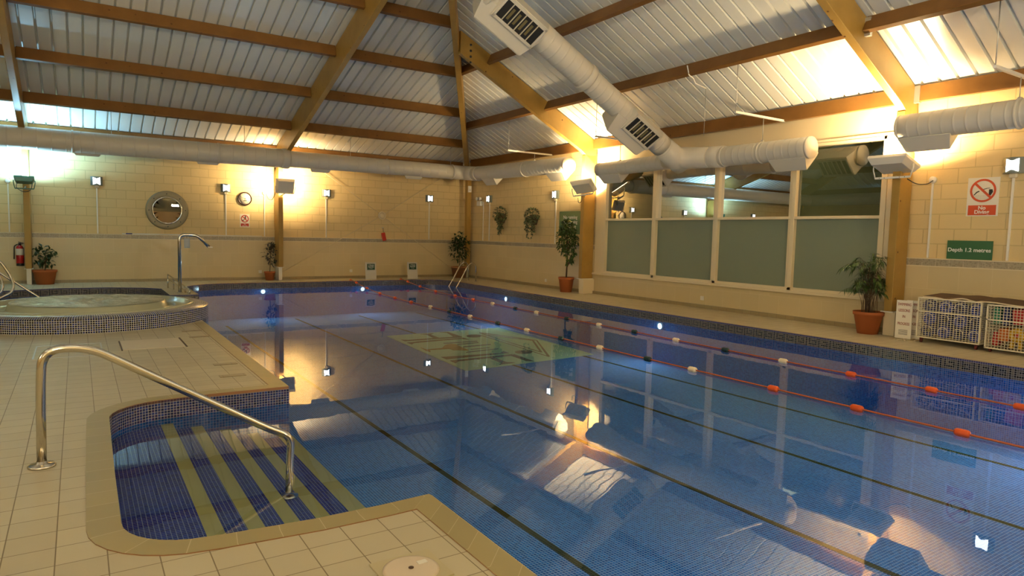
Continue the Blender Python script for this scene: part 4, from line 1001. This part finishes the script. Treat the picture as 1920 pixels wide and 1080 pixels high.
rows = ['bottom','middle','top']; ORDL = ['leftmost','second from the left','third from the left','rightmost']
for rI in range(3):
    for k in range(4):
        y = 4.99-.21*k-random.uniform(0,.02); z = .19+.19*rI
        t = thing('arm_float', 'blue foam swim float in the left basket, %s row, %s' % (rows[rI], ORDL[k]), 'swim float', (10.93,y,z), 'blue floats in the left wire basket')
        r = .098; R_ = Matrix.Rotation(math.pi/2,3,'Y') @ Matrix.Rotation(random.uniform(-.3,.3),3,'X')
        MB().lathe([(.03,-.035),(r*.8,-.04),(r,-.02),(r,.02),(r*.8,.04),(.03,.035),(.03,-.035)], (10.93,y,z), 24, R_).build('disc', 'foamblue' if (k+rI)%2 else 'foamdeep', t)
        MB().tube([(10.885,y+r*.7*math.cos(a),z+r*.7*math.sin(a)) for a in [math.pi*i/10 for i in range(11)]], .006, 6).build('seam', 'fixture', t)
for k in range(4):
    y = 4.95-.19*k; o = MB().box((11.2,y,.36),(.16,.16,.50)).build('kick_board', 'foamdeep', bevel=.03); rebase(o,(11.2,y,.36)); tag(o, 'navy foam board at the back of the left basket, %s' % ORDL[k], 'foam board', 'foam boards in the left wire basket')
toys = [('foam_block','toyred',(10.95,3.78,.53),(.2,.22,.22),'red foam block at the top of the right basket'),('foam_board','toygreen',(10.95,4.08,.52),(.2,.09,.24),'teal foam board at the top left of the right basket'),('foam_board','foamdeep',(10.95,3.97,.52),(.2,.08,.26),'navy foam board beside the teal one in the right basket'),
 ('foam_block','toyorange',(10.95,3.98,.26),(.2,.14,.18),'orange foam block low in the right basket'),('foam_block','toyred',(11.0,4.09,.19),(.2,.08,.2),'red foam block at the bottom left of the right basket'),('foam_block','toygreen',(11.12,3.62,.22),(.25,.3,.3),'teal foam block at the back of the right basket'),('foam_block','toyorange',(10.95,3.62,.50),(.2,.08,.26),'tall orange foam block at the right of the right basket'),('foam_block','toyred',(10.97,3.45,.35),(.2,.2,.4),'large red foam block beyond the picture edge')]
for nm_, mt_, c, d, lb in toys:
    o = MB().box(c, d, Matrix.Rotation(random.uniform(-.15,.15),3,'X')).build(nm_, mt_, bevel=.02); rebase(o, c); tag(o, lb, 'pool toy', 'toys in the right wire basket')
t = thing('ring_float', 'yellow ring float with two legs behind the wires of the right basket', 'pool toy', (10.86,3.82,.27))
MB().lathe([(.03,-.02),(.09,-.025),(.105,0),(.09,.025),(.03,.02),(.03,-.02)], (10.87,3.82,.27), 20, Matrix.Rotation(math.pi/2,3,'Y')).build('ring', 'toyyellow', t)
MB().box((10.87,3.87,.13),(.04,.045,.09)).box((10.87,3.77,.13),(.04,.045,.09)).build('legs', 'toyyellow', t); MB().lathe([(0,-.012),(.03,-.012),(.03,.012),(0,.012)], (10.86,3.82,.27), 14, Matrix.Rotation(math.pi/2,3,'Y')).build('centre', 'signred', t)
# mat draped on top
mb = MB(); n = 30; V = []; y0_, y1_ = 5.06, 3.25
for j, (x, dz) in enumerate(((10.83,0),(11.10,.015),(11.40,.03))):
    for i in range(n+1):
        y = y0_+(y1_-y0_)*i/n; s = i/n
        z = .715 + dz + .018*math.sin(s*26)*(1 if .12 < s < .42 else .15)*(1 if j == 0 else .4) - (.05*max(0,s-.48)/.52)*(1)
        V.append((x,y,z))
mb.add(V, [(j*(n+1)+i,j*(n+1)+i+1,(j+1)*(n+1)+i+1,(j+1)*(n+1)+i) for j in range(2) for i in range(n)])
o = mb.build('rubber_mat', ['mat_brown','cream']); sd = o.modifiers.new('thick','SOLIDIFY'); sd.thickness = .018; sd.material_offset_rim = 1; rebase(o,(11.1,4.2,.72)); tag(o, 'wavy brown mat with pale edge laid over both wire baskets', 'mat')
# ================================================================ LANE ROPES
def rope(pts, floats, label):
    t = thing('lane_rope', label, 'lane rope', pts[len(pts)//2], 'lane ropes'); 
    MB().tube(pts, .010, 6).build('rope', 'rope', t)
    P = [Vector(p) for p in pts]; first = {}
    def at(y):
        for a, b in zip(P, P[1:]):
            if min(a.y,b.y) <= y <= max(a.y,b.y): s = (y-a.y)/(b.y-a.y); return a.lerp(b, s), (b-a).normalized()
        return P[-1], (P[-1]-P[-2]).normalized()
    for y, c in floats:
        p, d = at(y); mname = {'o':'fl_orange','w':'fl_white','d':'fl_dark'}[c]
        if c not in first:
            mb = MB().lathe([(0,-.062),(.026,-.06),(.035,-.045),(.037,-.01),(.034,0),(.037,.01),(.035,.045),(.026,.06),(0,.062)], (0,0,0), 16)
            o = mb.build('float', mname); first[c] = o
        else: o = first[c].copy(); COL.objects.link(o)
        o.parent = t; o.location = p - WORLD_AT[t.name]; o.rotation_euler = d.to_track_quat('Z','Y').to_euler()
        o['label'] = {'o':'orange float','w':'cream float','d':'dark green float'}[c]
    a = P[0]; MB().lathe([(0,0),(.04,0),(.04,.012),(.018,.016),(.015,.05),(0,.05)], (a.x,a.y,0), 14).tube([(a.x,a.y,.035),(a.x-.02,a.y-.12,.01)], .014, 8).build('anchor', 'fl_orange', t)
rope([(6.98,19.75,.04),(6.97,19.5,.01),(6.86,18.2,-.09),(6.76,16.9,-.14),(6.66,15.4,-.15),(6.60,12.9,-.15),(6.54,9.5,-.15),(6.51,6.5,-.15),(6.50,3.5,-.15),(6.50,-3.1,-.15)],
 [(19.1,'o'),(18.0,'o'),(16.8,'o'),(15.6,'o'),(14.55,'o'),(13.45,'w'),(12.5,'d'),(11.58,'w'),(10.49,'d'),(9.5,'w'),(8.5,'d'),(7.53,'w'),(6.52,'d'),(5.72,'w'),(4.54,'o'),(3.58,'o'),(2.63,'o'),(1.6,'o'),(.6,'o')], 'nearer of the two orange lane ropes, running through the middle of the pool')
rope([(8.62,19.72,.04),(8.62,19.5,.01),(8.55,18.2,-.09),(8.46,16.9,-.14),(8.38,15.4,-.15),(8.28,12.9,-.15),(8.21,9.5,-.15),(8.14,6.5,-.15),(8.12,3.5,-.15),(8.15,-3.1,-.15)],
 [(19.1,'o'),(18.1,'o'),(16.9,'o'),(15.6,'o'),(14.55,'o'),(13.55,'w'),(12.5,'d'),(11.64,'w'),(10.55,'d'),(9.53,'w'),(8.55,'d'),(7.55,'w'),(6.54,'d'),(5.55,'w'),(4.58,'o'),(3.63,'o'),(2.77,'o'),(1.7,'o')], 'farther orange lane rope, nearest the window side of the pool')
# ================================================================ RAILS, LADDER, SHOWER
t = thing('grab_rail', 'curved steel handrail in the foreground leading down the rounded steps', 'handrail', (-.22,4.95,0))
MB().tube(bend([(-.22,4.95,.0),(-.215,4.94,.46),(-.20,4.94,.735),(.04,4.93,.735),(1.10,4.76,.10),(1.245,4.74,.03),(1.235,4.74,-.12),(1.225,4.735,-.37)], .24, 8), .0265, 20).build('tube', 'steel', t)
MB().lathe([(0,0),(.075,0),(.075,.008),(.065,.016),(.032,.02),(.028,.035),(0,.035)], (-.22,4.95,.002), 28).build('base_flange', 'steel', t)
MB().lathe([(0,0),(.065,0),(.065,.008),(.03,.014),(0,.014)], (1.225,4.735,-.405), 24).build('base_flange', 'steel', t)
t = thing('pool_ladder', 'steel pool ladder rails arching over the far corner of the pool', 'ladder', (10.3,18.5,0))
for y in (18.75, 18.25):
    MB().tube(bend([(10.55,y,0),(10.55,y,.50),(10.42,y,.62),(10.25,y,.50),(9.98,y,.02),(9.80,y,-.25),(9.78,y,-.95)], .14, 6), .021, 14).build('rail', 'steel', t)
    MB().lathe([(0,0),(.05,0),(.045,.012),(0,.014)], (10.55,y,.001), 18).build('base_flange', 'steel', t)
for z in (-.35,-.62,-.88): MB().bb(9.74,9.83,18.25,18.75,z-.015,z+.015).build('tread', 'steel', t)
t = thing('water_spout', 'tall steel neck-massage spout behind the spa with a hanging label', 'water spout', (1.95,17.0,0))
MB().tube(bend([(1.95,17.0,0),(1.955,17.0,1.335),(2.33,17.0,1.33),(2.58,17.0,1.06)], .12, 6), .037, 16).build('pipe', 'steel', t)
MB().lathe([(0,0),(.07,0),(.065,.012),(0,.014)], (1.95,17.0,.001), 20).build('base_flange', 'steel', t)
MB().box((2.60,17.0,1.055),(.10,.09,.02)).build('nozzle', 'steel', t)
t = thing('hanging_label', 'small white label hanging on the spout pipe', 'label', (2.11,16.98,1.15))
MB().bb(2.05,2.17,16.975,16.98,1.03,1.25).build('card', mat('pale_blue_card', (.35,.42,.5), .5), t); MB().tube([(2.08,16.978,1.25),(2.08,16.99,1.31)], .004, 5).tube([(2.14,16.978,1.25),(2.14,16.99,1.31)], .004, 5).build('ties', 'galv', t)
mb = MB()
for k in range(6): mb.bb(2.07,2.15,16.972,16.975,1.22-.03*k,1.23-.03*k)
mb.build('print', 'fixture', t)
t = thing('low_railing', 'low double steel railing on the tiled peninsula behind the spa', 'railing', (1.95,17.6,0))
A0, A1 = Vector((1.84,18.35,0)), Vector((2.10,16.55,0))
h0, h1 = .34, .10
P0 = [A0.lerp(A1, s) for s in (0,.28,.55,.8,1)]
topl = [p+Vector((0,0,h0+(h1-h0)*s)) for p, s in zip(P0, (0,.28,.55,.8,1))]
MB().tube(topl, .016, 10).tube([p-Vector((0,0,.10)) for p in topl], .013, 8).build('rails', 'steel', t)
for p, q in zip(P0, topl):
    MB().tube([p-Vector((0,0,.25 if p.y < 16.5 else 0)), q], .014, 8).build('upright', 'steel', t)
t = thing('grab_rail', 'looped brass-coloured rail at the left picture edge beyond the spa', 'handrail', (-1.3,15.5,0))
for dx in (0, -.16):
    MB().tube(bend([(-1.75+dx,15.7,.95),(-1.22+dx,15.55,.82),(-1.06+dx,15.5,.50),(-1.02+dx,15.45,.36),(-1.05+dx,15.4,.22),(-1.3+dx,15.3,.09),(-1.35+dx,15.3,-.3)], .14, 6), .024, 12).build('rail', 'steel', t)
t = thing('grab_rail', 'straight dark rail sloping into the water behind the spa', 'handrail', (-1.2,15.6,0))
MB().tube(bend([(-1.9,15.7,.95),(-1.45,15.6,.75),(-.62,15.5,.09),(-.3,15.45,-.2)],.1), .020, 12).build('rail', 'steel', t)
MB().tube([(-1.85,15.7,0),(-1.85,15.7,.93)], .02, 10).build('upright', 'steel', t)
# ================================================================ SPA
t = thing('spa_pool', 'round raised spa pool with mosaic wall and foaming water', 'spa', (.15,12.6,0)); cx, cy = SC_
MB().lathe([(1.72,0),(1.72,.205)], (cx,cy,0), 96, uvlen=True).build('mosaic_wall', 'mos_spa', t, fix=False)
MB().lathe([(1.72,.205),(1.66,.235),(1.50,.238)], (cx,cy,0), 96, uvlen=True).build('mosaic_ledge', 'mos_spa', t, fix=False)
MB().lathe([(1.50,.225),(1.50,.25),(1.47,.262),(1.43,.255),(1.40,.19),(1.12,.18),(1.10,.20),(1.07,.285),(1.04,.30),(1.02,.29),(1.0,.1)], (cx,cy,0), 96).build('acrylic_shell', 'acrylic', t)
mb = MB(); nr, na = 12, 72; random.seed(5); V = [(cx,cy,.31)]
for r in range(1, nr+1):
    for a in range(na):
        rr = 1.055*r/nr; th = 2*math.pi*a/na; wob = (.012*math.sin(th*5+r)+.010*math.sin(th*11-r*1.7)+random.uniform(-.006,.006))*(1 if r < nr-1 else .2)
        V.append((cx+rr*math.cos(th), cy+rr*math.sin(th), .308+wob-(.008 if r == nr else 0)))
F = [(0,1+a,1+(a+1)%na) for a in range(na)] + [(1+(r-1)*na+a, 1+(r-1)*na+(a+1)%na, 1+r*na+(a+1)%na, 1+r*na+a)[::-1] for r in range(1,nr) for a in range(na)]
mb.add(V, F, 0, None, True).build('foaming_water', 'foam', t)
# ================================================================ DECK FITTINGS
t = thing('skimmer_cover', 'round pale skimmer lid in a square frame at the bottom edge', 'deck cover', (1.21,2.62,0))
R_ = Matrix.Rotation(-.12,3,'Z')
MB().box((1.21,2.62,.004),(.29,.27,.008)).build('frame', 'coping', t); MB().lathe([(0,.014),(.02,.014),(.11,.012),(.125,.008),(.125,0)], (1.205,2.61,.004), 48).build('lid', 'porcelain', t)
MB().lathe([(0,.0),(.012,0),(.012,.004),(0,.004)], (1.205,2.61,.017), 16).build('finger_hole', 'mat_brown', t); MB().box((1.27,2.635,.0175),(.045,.03,.004)).build('moulded_tab', 'white', t)
t = thing('deck_cover', 'plain pale access cover set in the deck near the spa', 'deck cover', (.78,9.6,0))
MB().bb(.43,1.11,9.22,9.98,0,.006).build('plate', mat('pale_cover', (.62,.55,.42), .5), t); MB().bb(1.115,1.135,9.2,9.98,0,.005).build('gap', 'mat_brown', t); MB().bb(.41,.425,9.2,9.98,0,.005).build('gap', 'mat_brown', t)
t = thing('deck_cover', 'tiled access cover outlined by a thin metal frame near the spa', 'deck cover', (-.12,9.5,0))
MB().bb(-.46,.22,9.93,9.945,0,.004).bb(-.46,.22,9.0,9.015,0,.004).bb(-.46,-.445,9.0,9.94,0,.004).bb(.205,.22,9.0,9.94,0,.004).build('frame', 'galv', t)
for (x0,x1,y0,y1), lb in (((1.23,1.49,10.55,10.66),'narrow pale slot cover in the deck closest to the spa'),((1.25,1.5,9.93,10.03),'narrow pale slot cover in the deck, second from the spa'),((1.22,1.46,7.78,7.88),'narrow pale slot cover in the deck, second from the steps'),((1.17,1.42,7.12,7.22),'narrow pale slot cover in the deck closest to the steps')):
    o = MB().bb(x0,x1,y0,y1,0,.006).build('slot_cover', 'skirt_x', bevel=.002); rebase(o,(x0,y0,0)); tag(o, lb, 'deck cover', 'slot covers in the deck')
# ================================================================ UNDERWATER LAMPS, LOGO PANEL
for (x, y, nx, ny), lb in (((4.35,19.53,0,-1),'underwater lamp in the back pool wall below the middle post'),((7.28,19.53,0,-1),'underwater lamp in the back pool wall below the left lane board'),((9.83,15.3,-1,0),'underwater lamp in the right pool wall, farther one'),((9.78,9.47,-1,0),'underwater lamp in the right pool wall, nearer one'),((9.78,2.0,-1,0),'unseen underwater lamp added in the right pool wall to brighten the water'),((1.69,.4,1,0),'unseen underwater lamp added in the near left pool wall to brighten the water')):
    t = thing('pool_lamp', lb, 'underwater lamp', (x,y,-.25), 'underwater pool lamps')
    R_ = RB if ny else Matrix.Rotation(math.pi/2*nx,3,'Y')
    MB().lathe([(0,0),(.085,0),(.085,.02),(.07,.025),(0,.025)], (x,y,-.255), 24, R_).build('ring', 'mos_blue', t); MB().lathe([(0,.026),(.06,.026),(.05,.036),(0,.04)], (x,y,-.255), 24, R_).build('lens', 'pool_glow', t)
    ld = bpy.data.lights.new('lamp','AREA'); ld.shape = 'ELLIPSE'; ld.size = .24; ld.size_y = .08; ld.energy = 8 if y > 3 else 26; ld.color = (.60,.88,1); lo = bpy.data.objects.new('lamp', ld); COL.objects.link(lo)  # the unseen near lamps are stronger, added to brighten the water
    lo.location = (x+nx*.06, y+ny*.06, -.255); lo.rotation_euler = Vector((nx,ny,-.15)).to_track_quat('-Z','Y').to_euler()
PANEL=[(6.18,14.93),(9.43,15.05),(9.15,10.76),(5.89,10.5)]
DARK=[[(6.25,14.25),(6.24,14.01),(7.73,13.97),(7.57,14.13),(6.37,14.15)],[(7.02,14.84),(7.4,14.83),(7.22,14.66),(7.19,14.14),(7.03,14.1),(7.14,14.72)],[(7.58,14.9),(7.82,14.89),(7.76,14.02),(7.57,14.11),(7.73,14.78)],[(6.2,13.8),(6.21,13.54),(6.33,13.69),(7.6,13.76),(7.71,13.6),(7.72,13.9),(6.54,13.85)],[(8.26,13.95),(8.2,13.88),(8.11,13.83),(8.02,13.83),(7.95,13.86),(7.9,13.93),(7.89,14.02),(7.92,14.11),(7.98,14.19),(8.07,14.24),(8.16,14.24),(8.24,14.21),(8.29,14.14),(8.3,14.05)],[(6.09,11.88),(6.08,11.62),(7.59,11.67),(7.61,11.93),(7.42,11.75)],[(6.07,11.46),(6.05,11.19),(6.2,11.33),(7.05,11.37),(7.44,11.38),(7.59,11.52),(6.77,11.49)],[(6.92,11.38),(7.05,11.42),(7.0,10.84),(7.12,10.71),(6.73,10.69),(6.85,10.8)],[(7.45,11.4),(7.61,11.5),(7.54,10.68),(7.41,10.75)],[(8.11,11.55),(8.04,11.48),(7.95,11.44),(7.86,11.44),(7.79,11.48),(7.74,11.55),(7.73,11.63),(7.76,11.71),(7.83,11.78),(7.92,11.82),(8.01,11.82),(8.09,11.78),(8.14,11.71),(8.14,11.63)],[(9.02,12.89),(9.04,12.83),(8.28,11.42),(8.26,11.49)],[(9.13,12.88),(9.14,12.83),(8.13,10.94),(8.15,11.09)],[(8.52,14.5),(9.13,12.88),(9.08,12.81),(8.46,14.41)],[(8.44,14.15),(9.02,12.88),(8.98,12.82),(8.4,14.08)],[(8.48,14.41),(8.29,11.48),(8.24,11.42),(8.43,14.32)],[(8.33,14.15),(8.13,10.98),(8.09,10.92),(8.28,14.06)]]
BLUEP=[[(6.92,13.39),(7.79,13.35),(7.75,13.28),(6.89,13.32)],[(7.13,13.12),(7.71,13.16),(7.67,13.09),(7.1,13.05)],[(7.09,12.78),(7.83,12.82),(7.79,12.75),(7.05,12.71)],[(7.08,12.42),(7.58,12.45),(7.55,12.4),(7.06,12.37)],[(6.83,12.16),(7.69,12.25),(7.64,12.19),(6.79,12.1)]]
ORANGE=[[(6.19,13.05),(6.2,12.79),(6.58,12.8),(6.83,13.13),(7.02,13.23),(7.09,13.11),(7.02,12.71),(6.98,12.32),(6.69,12.48),(6.7,12.67),(6.26,12.72),(6.15,12.48),(6.14,12.67)]]
t = thing('logo_panel', 'pale green logo panel of two letter shapes laid in the pool floor', 'floor logo', (7.6,12.8,-1.0))
def slab(polys, z, name, mt):
    mb = MB()
    for p in polys: mb.prism(p, -.999, z)
    return mb.build(name, mt, t)
slab([PANEL], -.990, 'panel', 'logo_base'); slab(DARK, -.986, 'letter_shapes', 'logo_dark'); slab(BLUEP, -.984, 'wave_lines', 'logo_blue'); slab(ORANGE, -.982, 'leaf_shape', 'logo_orange')
